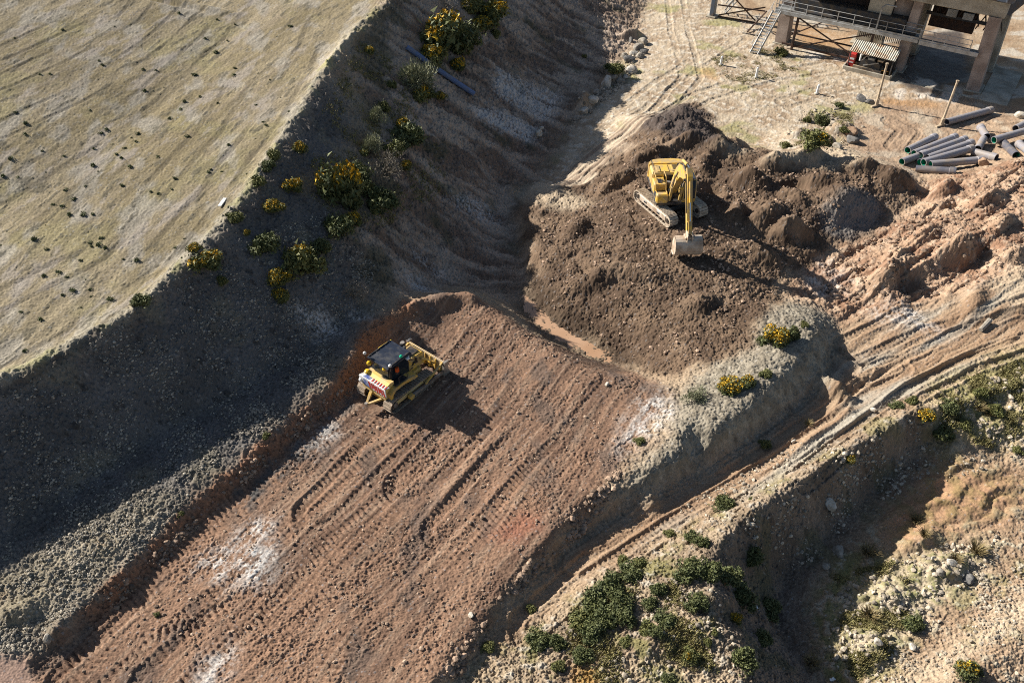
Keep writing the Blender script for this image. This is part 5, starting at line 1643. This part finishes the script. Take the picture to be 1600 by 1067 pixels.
loose = {}
for key, col in (('rock', (.42, .355, .27)), ('rockdark', (.30, .265, .21)), ('rockred', (.33, .23, .16))):
    m = mat('loose_' + key, col, .95, tuple(k * .6 for k in col), .4, 3, var=.25, fine=10)
    t = m.node_tree
    g_ = t.nodes.new('ShaderNodeNewGeometry')
    mr_ = t.nodes.new('ShaderNodeMapRange'); mr_.inputs[3].default_value = .5; mr_.inputs[4].default_value = 1.7 if key == 'rockdark' else 1.55
    mu_ = t.nodes.new('ShaderNodeMix'); mu_.data_type = 'RGBA'; mu_.blend_type = 'MULTIPLY'; mu_.inputs[0].default_value = 1
    bs_ = t.nodes['Principled BSDF']
    src = bs_.inputs['Base Color'].links[0].from_socket
    t.links.new(g_.outputs['Random Per Island'], mr_.inputs[0]); t.links.new(mr_.outputs[0], mu_.inputs[7]); t.links.new(src, mu_.inputs[6]); t.links.new(mu_.outputs[2], bs_.inputs['Base Color'])
    loose[key] = m


def rubble(name, regions, key, seed):
    """Loose stones nobody could count, one mesh."""
    rr = np.random.RandomState(seed)
    tv, tf = [], []
    temps = []
    for i in range(5):
        bm = bmesh.new(); bmesh.ops.create_icosphere(bm, subdivisions=1, radius=1)
        vs = np.array([v.co[:] for v in bm.verts]); fs = np.array([[v.index for v in f.verts] for f in bm.faces]); bm.free()
        vs = vs * (1 + rr.uniform(-.28, .28, (len(vs), 1))) * np.array([1, rr.uniform(.6, 1), rr.uniform(.5, .8)])
        temps.append((vs, fs))
    P = []
    for poly, n, smin, smax in regions:
        w2 = np.array([on(*q)[:2] for q in poly])
        lo, hi = w2.min(0), w2.max(0)
        got = 0
        while got < n:
            c = rr.uniform(lo, hi, (n * 2, 2))
            ins = np.zeros(len(c), bool)
            for i in range(len(w2)):
                (x1, y1), (x2, y2) = w2[i], w2[(i + 1) % len(w2)]
                if y1 == y2:
                    continue
                cr = ((y1 > c[:, 1]) != (y2 > c[:, 1])) & (c[:, 0] < (x2 - x1) * (c[:, 1] - y1) / (y2 - y1) + x1)
                ins ^= cr
            dn = gnoise(c[:, 0] * .5, c[:, 1] * .5, seed) + .35 > rr.rand(len(c)) * .8
            c = c[ins & dn][:n - got]
            sz = smin * (smax / smin) ** (rr.rand(len(c)) ** 2.2)
            P.append(np.column_stack([c, sz])); got += len(c)
    P = np.concatenate(P)
    zz = terrain_fields(P[:, 0].astype(np.float32)[None], P[:, 1].astype(np.float32)[None])[0][0]
    V, Fc = [], []
    o = 0
    for (x, y, s), z in zip(P, zz):
        vs, fs = temps[rr.randint(5)]
        a, t = rr.uniform(0, 6.28), rr.uniform(-.5, .5)
        c, s_ = math.cos(a), math.sin(a)
        Rm = np.array([[c, -s_, 0], [s_, c, 0], [0, 0, 1]]) @ np.array([[1, 0, 0], [0, math.cos(t), -math.sin(t)], [0, math.sin(t), math.cos(t)]])
        V.append(vs @ Rm.T * s + np.array([x, y, z + s * .2])); Fc.append(fs + o); o += len(vs)
    V, Fc = np.concatenate(V), np.concatenate(Fc)
    me = bpy.data.meshes.new(name)
    me.from_pydata(V.tolist(), [], Fc.tolist())
    me.materials.append(loose[key])
    ob = bpy.data.objects.new(name, me); COL.objects.link(ob)
    ob['kind'] = 'stuff'
    return ob


BENCH = [(-30, 940), (70, 865), (150, 815), (260, 760), (300, 775), (205, 880), (130, 950), (60, 1020), (-30, 1020)]
rubble('gravel', [(BENCH, 3000, .03, .11), ([(0, 620), (110, 560), (270, 450), (370, 380), (520, 330), (590, 420), (540, 560), (430, 670), (140, 850), (0, 900)], 9000, .03, .11),
                  ([(300, 740), (420, 660), (520, 590), (540, 560), (500, 560), (380, 650), (290, 730)], 500, .03, .12)], 'rockdark', 3)
rubble('stones', [([(1300, 930), (1400, 870), (1560, 830), (1560, 900), (1440, 960), (1380, 1050), (1290, 1040)], 900, .04, .2), ([(1160, 820), (1430, 650), (1460, 700), (1280, 870), (1200, 900)], 700, .04, .17),
                  ([(880, 980), (1100, 880), (1180, 1060), (900, 1067)], 500, .03, .16), ([(1300, 720), (1440, 650), (1600, 560), (1600, 720), (1400, 780)], 600, .04, .2), ([(1400, 960), (1600, 880), (1600, 1067), (1350, 1067)], 900, .03, .14),
                  ([(1220, 220), (1250, 175), (1340, 160), (1350, 200), (1330, 230)], 300, .04, .22), ([(900, 165), (950, 120), (1000, 60), (1010, 90), (960, 150), (920, 180)], 600, .05, .28), ([(1060, 790), (1250, 690), (1330, 690), (1160, 800), (1080, 850)], 500, .03, .16)], 'rock', 5)
rubble('clods', [([(690, 1055), (760, 960), (880, 815), (950, 745), (980, 720), (960, 770), (830, 905), (720, 1060)], 700, .04, .22), ([(100, 1060), (560, 620), (650, 480), (760, 480), (1000, 600), (950, 740), (690, 1060)], 2600, .025, .13), ([(130, 975), (310, 800), (550, 590), (560, 605), (320, 815), (150, 985)], 500, .04, .18),
                 ([(830, 360), (1000, 240), (1200, 250), (1400, 270), (1250, 410), (1190, 480), (1080, 570), (950, 545), (860, 480)], 3500, .03, .17), ([(1300, 470), (1280, 420), (1400, 350), (1600, 250), (1600, 420), (1420, 470)], 1500, .04, .24)], 'rockred', 9)
# ------------------------------------------------------------------ shrubs, reeds, weeds
def crown_mesh(name, kind, seed):
    """Crown of small leaf faces spread through several uneven lobes; radius about 1, base at 0."""
    rr = np.random.RandomState(seed)
    spec = {'gorse': (13, 190, .085, .62), 'olive': (9, 230, .09, .6), 'pale': (9, 190, .055, .8), 'dry': (8, 150, .03, .75), 'weed': (2, 60, .2, .6)}[kind]
    nl, per, ls, zs = spec
    C = []
    for i in range(nl):
        a, q = rr.uniform(0, 6.28), rr.uniform(.1, .85)
        C.append((q * math.cos(a), q * math.sin(a), zs * rr.uniform(.35, 1.0) * (1.1 - .6 * q), rr.uniform(.16, .46)))
    C.append((0, 0, zs * .6, .5))
    V, F = [], []
    for cx, cy, cz, cr in C:
        d = rr.normal(size=(per, 3)); d /= np.linalg.norm(d, axis=1, keepdims=True)
        rad = cr * (1 - .55 * rr.rand(per) ** 2.2) * (1 + .25 * rr.rand(per)) * np.where(rr.rand(per) < .12, 1 + .5 * rr.rand(per), 1)
        P = d * rad[:, None] + np.array([cx, cy, cz])
        for p, n_ in zip(P, d):
            if p[2] < .03:
                continue
            t = rr.normal(size=3); t -= n_ * t.dot(n_) * .4; t /= np.linalg.norm(t)
            if kind in ('pale', 'dry'):
                t = n_ * .8 + np.array([0, 0, .5]) + rr.normal(size=3) * .35; t /= np.linalg.norm(t)
            s = np.cross(t, rr.normal(size=3)); s /= (np.linalg.norm(s) + 1e-6)
            L = ls * rr.uniform(.7, 1.6) * (2.6 if kind == 'dry' else 1.7 if kind == 'pale' else 1.5)
            W = ls * rr.uniform(.4, .8) * (.5 if kind == 'dry' else .7 if kind == 'pale' else 1)
            o = len(V)
            V += [tuple(p - s * W), tuple(p + s * W), tuple(p + t * L * 1.3)]
            F.append((o, o + 1, o + 2))
    me = bpy.data.meshes.new(name)
    me.from_pydata(V, [], F)
    me.materials.append(M['gorse' if kind == 'weed' else kind])
    return me, C


def stems_mesh(C, seed):
    rr = random.Random(seed)
    b = MB()
    for cx, cy, cz, cr in C:
        m1 = (cx * .35 + rr.uniform(-.05, .05), cy * .35 + rr.uniform(-.05, .05), cz * .5)
        b.cyl((rr.uniform(-.04, .04), rr.uniform(-.04, .04), -.2), m1, .035, 'twig', r2=.022, n=5)
        b.cyl(m1, (cx, cy, cz), .022, 'twig', r2=.01, n=5)
    me = bpy.data.meshes.new('stem')
    me.from_pydata(b.v, [], b.f); me.materials.append(M['twig'])
    return me


def blossom_mesh(C, frac, seed, top=True):
    rr = np.random.RandomState(seed)
    V, F = [], []
    med = sorted(q[2] for q in C)[len(C) // 3]
    for cx, cy, cz, cr in C:
        if rr.rand() > frac or cz < med:
            continue
        for k in range(60):
            d = rr.normal(size=3); d[2] = abs(d[2]) * .9 + .35; d /= np.linalg.norm(d)
            p = np.array([cx, cy, cz]) + d * cr * rr.uniform(.95, 1.2)
            for q in range(2):
                t = rr.normal(size=3) * .045
                s = rr.normal(size=3) * .045
                o = len(V); V += [tuple(p - t), tuple(p + t), tuple(p + s * 1.4)]; F.append((o, o + 1, o + 2))
    me = bpy.data.meshes.new('blossom')
    me.from_pydata(V, [], F); me.materials.append(M['flower'])
    return me


CROWN = {}
for kind in ('gorse', 'olive', 'pale', 'dry'):
    for i in range(3):
        me, C = crown_mesh('crown', kind, 40 + i * 7 + len(kind))
        CROWN[kind, i] = (me, stems_mesh(C, i), {f: blossom_mesh(C, f, i + 5) for f in (.35, .65, 1.0)} if kind in ('gorse', 'olive') else {})


def shrub(i, x, y, wpx, hpx, kind, flower, label, group):
    """x, y: photograph position of the foot of the shrub."""
    p = on(x, y)
    dep = p.y * math.cos(PITCH) + (CAMZ - p.z) * math.sin(PITCH)
    s = wpx * dep / FPX / (1.3 if group == LS else 1.8)
    me, st, fl = CROWN[kind, i % 3]
    T = thing('shrub', label, 'shrub', (p.x, p.y, surf(p.x, p.y) - .03 * s), random.uniform(0, 6.28), group)
    T.scale = (s, s, s * min(1.7, max(.8, (1.35 if group == LS else 1.15) * hpx / wpx)))
    o = bpy.data.objects.new('crown', me); COL.objects.link(o); o.parent = T
    if wpx >= 24:
        o = bpy.data.objects.new('stem', st); COL.objects.link(o); o.parent = T
    if flower:
        f = .35 if flower == 1 else .65 if flower == 2 else 1.0
        o = bpy.data.objects.new('blossom', fl[f]); COL.objects.link(o); o.parent = T


LS = 'shrubs on the shaded slope'
RS = 'scrub on the right hand ridge'
YS = 'shrubs in the yard'
SHRUBS = [
    (692, 74, 72, 52, 'gorse', 2, 'largest gorse bush on the shaded slope, yellow topped, above the blue-black pipe', LS),
    (676, 96, 34, 26, 'olive', 3, 'bright yellow gorse cluster directly below the largest gorse bush', LS),
    (714, 106, 20, 18, 'gorse', 2, 'small gorse with orange yellow tufts right beside the pipe', LS),
    (760, 26, 46, 30, 'olive', 2, 'olive gorse with yellow flowers near the top frame edge', LS),
    (756, 44, 30, 20, 'olive', 3, 'low yellow gorse just below the olive one near the top edge', LS),
    (735, 16, 34, 24, 'olive', 1, 'dull olive bush cut by the top frame edge', LS),
    (700, 18, 38, 24, 'dry', 0, 'grey bare twiggy bush left of the olive bush at the top edge', LS),
    (724, 74, 40, 40, 'gorse', 0, 'dark green bush in the shade behind the largest gorse', LS),
    (655, 142, 48, 46, 'pale', 0, 'pale grey-green willow shrub left of the blue-black pipe', LS),
    (660, 156, 34, 24, 'olive', 1, 'olive gorse at the foot of the pale willow', LS),
    (688, 152, 16, 10, 'olive', 3, 'tiny yellow tuft right of the pale willow', LS),
    (577, 83, 14, 12, 'olive', 3, 'tiny yellow gorse alone high on the slope near the rim', LS),
    (612, 134, 16, 11, 'olive', 0, 'tiny pale green tuft left of the pale willow', LS),
    (600, 170, 16, 14, 'olive', 0, 'small olive tuft above the round grey-green bush', LS),
    (590, 190, 24, 24, 'pale', 0, 'round grey-green bush left of the orange gorse tuft', LS),
    (628, 199, 20, 14, 'olive', 3, 'orange yellow gorse tuft right of the round grey-green bush', LS),
    (580, 236, 24, 30, 'pale', 0, 'upright grey-green bush above the dry bush', LS),
    (617, 240, 28, 20, 'olive', 0, 'olive bush touching the upper side of the dry bush', LS),
    (604, 274, 44, 38, 'dry', 0, 'pale dry leafless bush in the middle of the shaded slope', LS),
    (632, 264, 16, 14, 'olive', 3, 'small yellow tuft on the right side of the dry bush', LS),
    (568, 242, 14, 10, 'olive', 1, 'tiny olive tuft left of the upright grey-green bush', LS),
    (527, 312, 54, 70, 'gorse', 2, 'tall gorse with yellow crown standing left of the dry bush', LS),
    (574, 302, 26, 26, 'gorse', 0, 'dark green bush between the tall gorse and the dry bush', LS),
    (596, 312, 24, 20, 'pale', 0, 'grey-green bush right below the dark green one', LS),
    (551, 350, 28, 22, 'olive', 3, 'bright yellow gorse low on the slope below the tall gorse', LS),
    (526, 360, 36, 26, 'gorse', 0, 'dark bush in shade left of the bright yellow gorse', LS),
    (555, 322, 22, 18, 'gorse', 0, 'small dark bush above the bright yellow gorse', LS),
    (455, 296, 26, 20, 'olive', 3, 'yellow gorse near the rim left of the tall gorse', LS),
    (470, 236, 16, 18, 'olive', 3, 'narrow yellow gorse high by the rim', LS),
    (427, 327, 26, 14, 'olive', 3, 'flat yellow gorse just below the rim', LS),
    (430, 248, 20, 14, 'olive', 0, 'small green bush on the rim, upper of two', LS),
    (418, 262, 18, 12, 'gorse', 0, 'small dark green bush on the rim, lower of two', LS),
    (368, 343, 22, 14, 'olive', 0, 'small green tuft on the rim beside the pale plank', LS),
    (404, 288, 22, 12, 'olive', 0, 'grey-green tuft on the rim between plank and upper bushes', LS),
    (477, 420, 46, 40, 'olive', 1, 'olive gorse in the middle of the dark slope', LS),
    (434, 440, 28, 24, 'olive', 2, 'yellow speckled gorse left of the olive gorse', LS),
    (441, 466, 26, 18, 'olive', 1, 'olive bush at the lower end of the dark slope group', LS),
    (412, 388, 34, 24, 'gorse', 0, 'dark green bush above the yellow speckled gorse', LS),
    (386, 368, 8, 10, 'olive', 3, 'tiny yellow tuft left above the dark green bush', LS),
    (318, 416, 42, 22, 'olive', 2, 'sprawling yellow-green gorse lying over the rim', LS),
    (305, 390, 18, 12, 'olive', 3, 'small yellow tuft on the rim above the sprawling gorse', LS),
    (217, 474, 22, 14, 'gorse', 0, 'small dark bush on the rim farthest down the slope', LS),
    (346, 440, 16, 12, 'olive', 0, 'small green tuft just below the sprawling gorse', LS),
    (551, 464, 30, 26, 'dry', 0, 'pale bare twigs near the foot of the dark slope', LS),
    (1218, 534, 42, 44, 'gorse', 3, 'gorse with the brightest yellow crown on the pale berm', 'gorse on the berm'),
    (1238, 528, 26, 38, 'gorse', 0, 'dark green shrub right behind the brightest gorse on the berm', 'gorse on the berm'),
    (1192, 534, 20, 14, 'gorse', 0, 'small dark green bush left of the brightest gorse', 'gorse on the berm'),
    (1138, 610, 40, 26, 'gorse', 3, 'low yellow gorse on the berm, larger lobe at left', 'gorse on the berm'),
    (1164, 602, 34, 18, 'gorse', 2, 'low yellow gorse on the berm, smaller lobe at right', 'gorse on the berm'),
    (1084, 622, 38, 30, 'pale', 0, 'pale green bush at the left end of the berm', 'gorse on the berm'),
    (1198, 586, 22, 10, 'olive', 0, 'flat green tuft on the berm right of the low yellow gorse', 'gorse on the berm'),
    (1256, 508, 18, 12, 'olive', 0, 'small green tuft on the rounded head of the berm', 'gorse on the berm'),
    (1194, 694, 20, 14, 'olive', 0, 'small green tuft alone on the haul road verge', RS),
    (1133, 788, 36, 24, 'gorse', 0, 'dark green bush beside the haul road', RS),
    (1174, 780, 12, 8, 'olive', 0, 'tiny tuft right of the dark roadside bush', RS),
    (1045, 834, 18, 13, 'olive', 0, 'small round green bush at the near road verge', RS),
    (1080, 842, 28, 22, 'gorse', 0, 'dark green bush at the top of the ridge corner clump', RS),
    (1098, 850, 28, 24, 'gorse', 0, 'dark green bush at the right of the ridge corner clump', RS),
    (1076, 896, 46, 36, 'gorse', 0, 'large dark bush at the left of the ridge corner clump', RS),
    (1112, 898, 42, 36, 'gorse', 0, 'large dark bush leaning over the shaded pit', RS),
    (1176, 874, 42, 36, 'gorse', 0, 'two lobed dark bush standing in the shaded pit', RS),
    (1087, 946, 36, 30, 'gorse', 0, 'round dark bush below the ridge corner clump', RS),
    (1160, 1030, 42, 44, 'gorse', 0, 'tall dark bush on the pit rim near the bottom edge', RS),
    (1146, 968, 26, 22, 'olive', 3, 'yellow flowering gorse on the pit rim', RS),
    (1078, 1026, 28, 26, 'olive', 1, 'olive bush with a few flowers near the bottom edge', RS),
    (1106, 1002, 18, 12, 'olive', 0, 'small green bush between the pit rim and the olive bush', RS),
    (1116, 988, 14, 10, 'olive', 0, 'tiny green bush below the yellow pit rim gorse', RS),
    (955, 916, 50, 38, 'gorse', 0, 'dense dark bush at the top of the big ridge thicket', RS),
    (985, 902, 40, 26, 'gorse', 0, 'dark bush at the upper right of the big ridge thicket', RS),
    (930, 940, 52, 38, 'gorse', 0, 'dense dark bush at the left middle of the big thicket', RS),
    (968, 942, 44, 34, 'gorse', 0, 'dense dark bush at the right middle of the big thicket', RS),
    (905, 970, 44, 34, 'olive', 0, 'lighter green bush at the left edge of the big thicket', RS),
    (944, 966, 44, 34, 'gorse', 0, 'dark bush at the heart of the big thicket', RS),
    (978, 968, 34, 28, 'gorse', 0, 'dark bush at the lower right of the big thicket', RS),
    (845, 1006, 42, 36, 'gorse', 0, 'dark bush below the big thicket, left one of the pair', RS),
    (870, 1004, 32, 32, 'gorse', 0, 'dark bush below the big thicket, right one of the pair', RS),
    (924, 990, 40, 28, 'gorse', 0, 'dark bush at the bottom of the big thicket', RS),
    (906, 1026, 34, 28, 'gorse', 0, 'dark bush below the thicket near the rusty puddle', RS),
    (870, 1044, 26, 18, 'olive', 0, 'olive tuft near the yellow mossy patch', RS),
    (1000, 885, 26, 16, 'olive', 0, 'bright green bush above the big thicket', RS),
    (974, 876, 22, 14, 'olive', 0, 'small bright green bush at the upper tip of the big thicket', RS),
    (1026, 924, 30, 26, 'gorse', 0, 'round dark bush alone right of the big thicket', RS),
    (1016, 944, 26, 22, 'gorse', 0, 'round dark bush just below the lone round one', RS),
    (1042, 974, 36, 26, 'gorse', 0, 'wide dark bush between the thicket and the pit rim', RS),
    (1010, 986, 32, 22, 'olive', 0, 'yellowish green bush left of the wide dark bush', RS),
    (1024, 990, 22, 18, 'gorse', 0, 'small dark bush under the yellowish green one', RS),
    (976, 1004, 22, 14, 'olive', 0, 'small green bush alone below the thicket', RS),
    (828, 950, 20, 14, 'olive', 0, 'faint green bush left of the big thicket', RS),
    (760, 1012, 24, 14, 'olive', 0, 'low green bush beside the pad edge bank', RS),
    (1040, 1062, 24, 18, 'gorse', 0, 'dark bush cut by the bottom frame edge', RS),
    (1423, 978, 38, 24, 'gorse', 0, 'isolated round dark bush on the open pit floor', 'shrubs in the pit'),
    (1512, 1050, 38, 40, 'gorse', 2, 'dark gorse with a yellow tip at the bottom right corner', 'shrubs in the pit'),
    (1450, 652, 28, 24, 'gorse', 3, 'yellow flowering gorse on the far ridge', RS),
    (1425, 628, 24, 16, 'olive', 0, 'green bush left above the yellow gorse on the far ridge', RS),
    (1400, 636, 22, 12, 'gorse', 0, 'small dark bush at the left end of the far ridge', RS),
    (1482, 640, 34, 24, 'gorse', 0, 'dark bush right of the yellow gorse on the far ridge', RS),
    (1470, 682, 38, 30, 'gorse', 0, 'dark bush in the shade below the yellow gorse', RS),
    (1508, 664, 24, 16, 'olive', 0, 'olive tuft on the green slope', RS),
    (1555, 640, 30, 18, 'olive', 0, 'olive bush on the green slope nearest the frame edge', RS),
    (1528, 618, 26, 14, 'olive', 0, 'low olive tuft on the upper green slope', RS),
    (1590, 706, 18, 12, 'olive', 0, 'small green tuft by the right frame edge', RS),
    (1326, 720, 22, 14, 'olive', 2, 'small yellow-green bush on the pit lip', RS),
    (1281, 194, 26, 30, 'gorse', 0, 'upright dark green bush in the yard', YS),
    (1270, 226, 48, 38, 'olive', 1, 'wide yellow-green bush below the upright one in the yard', YS),
    (1262, 190, 14, 14, 'olive', 0, 'small green bush left of the upright one in the yard', YS),
    (1312, 168, 16, 12, 'gorse', 0, 'small dark tuft among the yard stones', YS),
    (1226, 230, 18, 14, 'olive', 0, 'small green tuft left of the wide yard bush', YS),
    (1318, 205, 18, 10, 'olive', 0, 'low green tuft behind the dark brown boulder', YS),
    (1222, 86, 26, 18, 'olive', 0, 'low green weeds at the foot of the left concrete leg', YS),
    (942, 114, 30, 26, 'dry', 0, 'dry brown bush beside the boulder row', 'shrubs by the boulder row'),
    (962, 112, 32, 20, 'olive', 0, 'green bush between the dry bush and the boulders', 'shrubs by the boulder row'),
    (912, 90, 10, 8, 'olive', 0, 'tiny green tuft at the foot of the streaked slope', 'shrubs by the boulder row'),
    (774, 58, 12, 12, 'olive', 0, 'tiny olive tuft below the yellow gorse near the top edge', LS),
    (640, 220, 44, 30, 'gorse', 0, 'dark green scrub spreading right of the upright grey-green bush', LS),
    (600, 325, 40, 30, 'gorse', 0, 'dark green scrub below the dry bush', LS),
    (560, 275, 30, 26, 'gorse', 0, 'dark scrub between the tall gorse and the upright grey-green bush', LS),
    (505, 390, 26, 20, 'gorse', 0, 'dark tuft above the olive gorse', LS),
    (1135, 905, 46, 34, 'gorse', 0, 'dark scrub deep in the pit shade below the leaning bush', RS),
    (1160, 935, 48, 36, 'gorse', 0, 'dark scrub at the middle of the pit shade', RS),
    (1200, 950, 44, 30, 'gorse', 0, 'dark scrub at the right of the pit shade', RS),
    (1190, 1000, 40, 30, 'gorse', 0, 'dark scrub in the pit shade right of the tall rim bush', RS),
    (245, 960, 10, 8, 'olive', 0, 'tiny green tuft on the gravel bench', 'tufts on the bench'),
    (283, 802, 14, 8, 'olive', 0, 'green tuft on the brink of the gravel bench', 'tufts on the bench'),
    (416, 684, 16, 8, 'olive', 0, 'green tuft at the upper end of the gravel bench', 'tufts on the bench'),
    (998, 690, 18, 10, 'olive', 0, 'small green tuft on the pad edge bank', 'tufts on the bench'),
]
for i, a in enumerate(SHRUBS):
    shrub(i, *a)


def reed_mesh(seed, spread=.4, n=130):
    rr = np.random.RandomState(seed)
    V, F = [], []
    for k in range(n):
        a, q = rr.uniform(0, 6.28), rr.uniform(0, .35)
        p = np.array([q * math.cos(a), q * math.sin(a), -.05])
        d = np.array([math.cos(a) * rr.uniform(.1, spread * 1.6), math.sin(a) * rr.uniform(.1, spread * 1.6), rr.uniform(.6, 1.0)])
        s = np.array([-math.sin(a), math.cos(a), 0]) * .03
        o = len(V)
        m = p + d * .6
        V += [tuple(p - s), tuple(p + s), tuple(m + s * .8), tuple(m - s * .8), tuple(p + d + np.array([d[0], d[1], -.12]) * .4)]
        F += [(o, o + 1, o + 2, o + 3), (o + 3, o + 2, o + 4)]
    me = bpy.data.meshes.new('reed_tuft')
    me.from_pydata(V, [], F); me.materials.append(M['reed'])
    return me


RM = [reed_mesh(i) for i in range(3)]
for i, (x, y, px, lab) in enumerate([
        (1432, 812, 26, 'upright brown reed tuft on the ribbed red slope, upper of two'), (1444, 836, 24, 'brown reed tuft on the ribbed red slope, lower of two'), (1355, 864, 34, 'golden brown reed tuft at the shadow edge of the pit'),
        (1524, 862, 36, 'wide reed tuft beside the boulders at right of the pit'), (1494, 874, 24, 'green reed tuft left of the wide one'), (1358, 962, 34, 'dark brown reed tuft in the pit rubble'),
        (1268, 1034, 30, 'shaded reed tuft at the pit bottom near the frame edge'), (1530, 636, 26, 'reed tuft on the green slope'), (1546, 644, 24, 'reed tuft right beside another on the green slope'), (1262, 664, 18, 'small reed tuft in the shade under the berm')]):
    p = on(x, y)
    dep = p.y * math.cos(PITCH) + (CAMZ - p.z) * math.sin(PITCH)
    s = px * dep / FPX * .62
    o = bpy.data.objects.new('reed_tuft', RM[i % 3]); COL.objects.link(o)
    o.location = (p.x, p.y, surf(p.x, p.y)); o.scale = (s, s, s * .8); o.rotation_euler = (0, 0, i * 1.3)
    tag(o, lab, 'reed tuft', 'reed tufts')

# dark weeds dotted over the plateau
rr = np.random.RandomState(21)
wm = []
for i in range(3):
    me, C = crown_mesh('weed_tuft', 'weed', 90 + i)
    wm.append(me)
KNOWN = [(226, 143), (214, 210), (364, 119), (226, 143), (166, 204), (155, 209), (147, 233), (100, 244), (193, 232), (213, 222), (266, 185), (282, 172), (340, 162), (412, 191), (452, 174), (40, 211), (18, 248), (28, 278), (5, 276), (133, 292), (104, 296), (146, 260), (98, 323), (131, 334), (108, 336), (114, 455), (190, 290), (337, 84), (336, 83), (366, 107), (320, 61), (355, 65), (452, 42), (280, 22), (160, 102), (155, 95), (54, 374), (72, 390), (160, 372), (164, 388), (155, 382), (124, 407), (68, 432), (92, 426), (103, 433), (40, 193), (114, 312), (84, 320), (64, 500), (40, 548), (275, 386), (213, 408), (142, 452), (174, 468), (190, 248), (223, 110), (302, 118), (288, 160), (292, 214), (246, 246), (235, 300), (203, 262)]
pts = [on(*k)[:2] for k in KNOWN]
while len(pts) < 110:
    x, y = rr.uniform(0, 470), rr.uniform(20, 560)
    q = on(x, y)
    if float(samp(Z_['plateau'], np.array([q.x]), np.array([q.y]))[0]) > .97:
        pts.append(q[:2])
for i, (x, y) in enumerate(pts):
    o = bpy.data.objects.new('weed_tuft', wm[i % 3]); COL.objects.link(o)
    s = rr.uniform(.07, .18) if i >= len(KNOWN) else rr.uniform(.13, .26)
    o.location = (x, y, surf(x, y) - .02); o.scale = (s * 1.15, s, s * .8); o.rotation_euler = (0, 0, rr.uniform(0, 6.28))
    tag(o, 'small dark weed tuft growing on the pale open plateau', 'weed', 'weed tufts dotted over the plateau')

# thin rough grass and low scrub nobody could count
def ground_cover(name, regions, key, seed, h0=.08, h1=.28):
    rr = np.random.RandomState(seed)
    P = []
    for poly, n in regions:
        w2 = np.array([on(*q)[:2] for q in poly]); lo, hi = w2.min(0), w2.max(0); got = 0
        while got < n:
            c = rr.uniform(lo, hi, (n * 3, 2)); ins = np.zeros(len(c), bool)
            for i in range(len(w2)):
                (x1, y1), (x2, y2) = w2[i], w2[(i + 1) % len(w2)]
                if y1 != y2:
                    ins ^= ((y1 > c[:, 1]) != (y2 > c[:, 1])) & (c[:, 0] < (x2 - x1) * (c[:, 1] - y1) / (y2 - y1) + x1)
            dn = smooth(-.05, .5, fbm(c[:, 0] * .45, c[:, 1] * .45, 3, seed)) > rr.rand(len(c))
            c = c[ins & dn][:n - got]; P.append(c); got += len(c)
    P = np.concatenate(P)
    z = terrain_fields(P[:, 0].astype(np.float32)[None], P[:, 1].astype(np.float32)[None])[0][0]
    V, F = [], []
    for (x, y), zz in zip(P, z):
        for k in range(5):
            a = rr.uniform(0, 6.28); h = rr.uniform(h0, h1); w_ = .03
            px, py = x + rr.normal() * .09, y + rr.normal() * .09
            o = len(V)
            V += [(px - w_ * math.sin(a), py + w_ * math.cos(a), zz - .03), (px + w_ * math.sin(a), py - w_ * math.cos(a), zz - .03), (px + math.cos(a) * h * .6, py + math.sin(a) * h * .6, zz + h)]
            F.append((o, o + 1, o + 2))
    me = bpy.data.meshes.new(name); me.from_pydata(V, [], F); me.materials.append(M[key])
    o = bpy.data.objects.new(name, me); COL.objects.link(o); o['kind'] = 'stuff'


ground_cover('grass', [([(1450, 610), (1600, 560), (1600, 700), (1470, 690)], 3500), ([(860, 1000), (1000, 880), (1060, 920), (1130, 1060), (900, 1067)], 3200), ([(1300, 900), (1420, 870), (1420, 1000), (1330, 1067)], 2200),
                       ([(1240, 230), (1270, 160), (1340, 160), (1330, 200)], 700), ([(1110, 90), (1230, 70), (1250, 110), (1150, 140)], 900), ([(560, 60), (660, 120), (700, 300), (560, 380), (480, 300), (500, 180)], 2500)], 'grass', 31, .05, .18)
# white scraps lying about
for x, y, l in ((1180, 949, 'white scrap of sheeting in the shaded pit beside the rim'), (1301, 1062, 'white scrap at the pit bottom by the frame edge')):
    p = on(x, y); b = MB(); b.box(-.16, .16, -.07, .07, .02, .05, 'white', Euler((.2, .1, 0)), ch=.01)
    b.box(-.05, .12, -.02, .12, .045, .075, 'white', Euler((.1, .3, .4)), ch=.01)
    tag(b.build('plastic_scrap', None, (p.x, p.y, surf(p.x, p.y))), l, 'scrap')
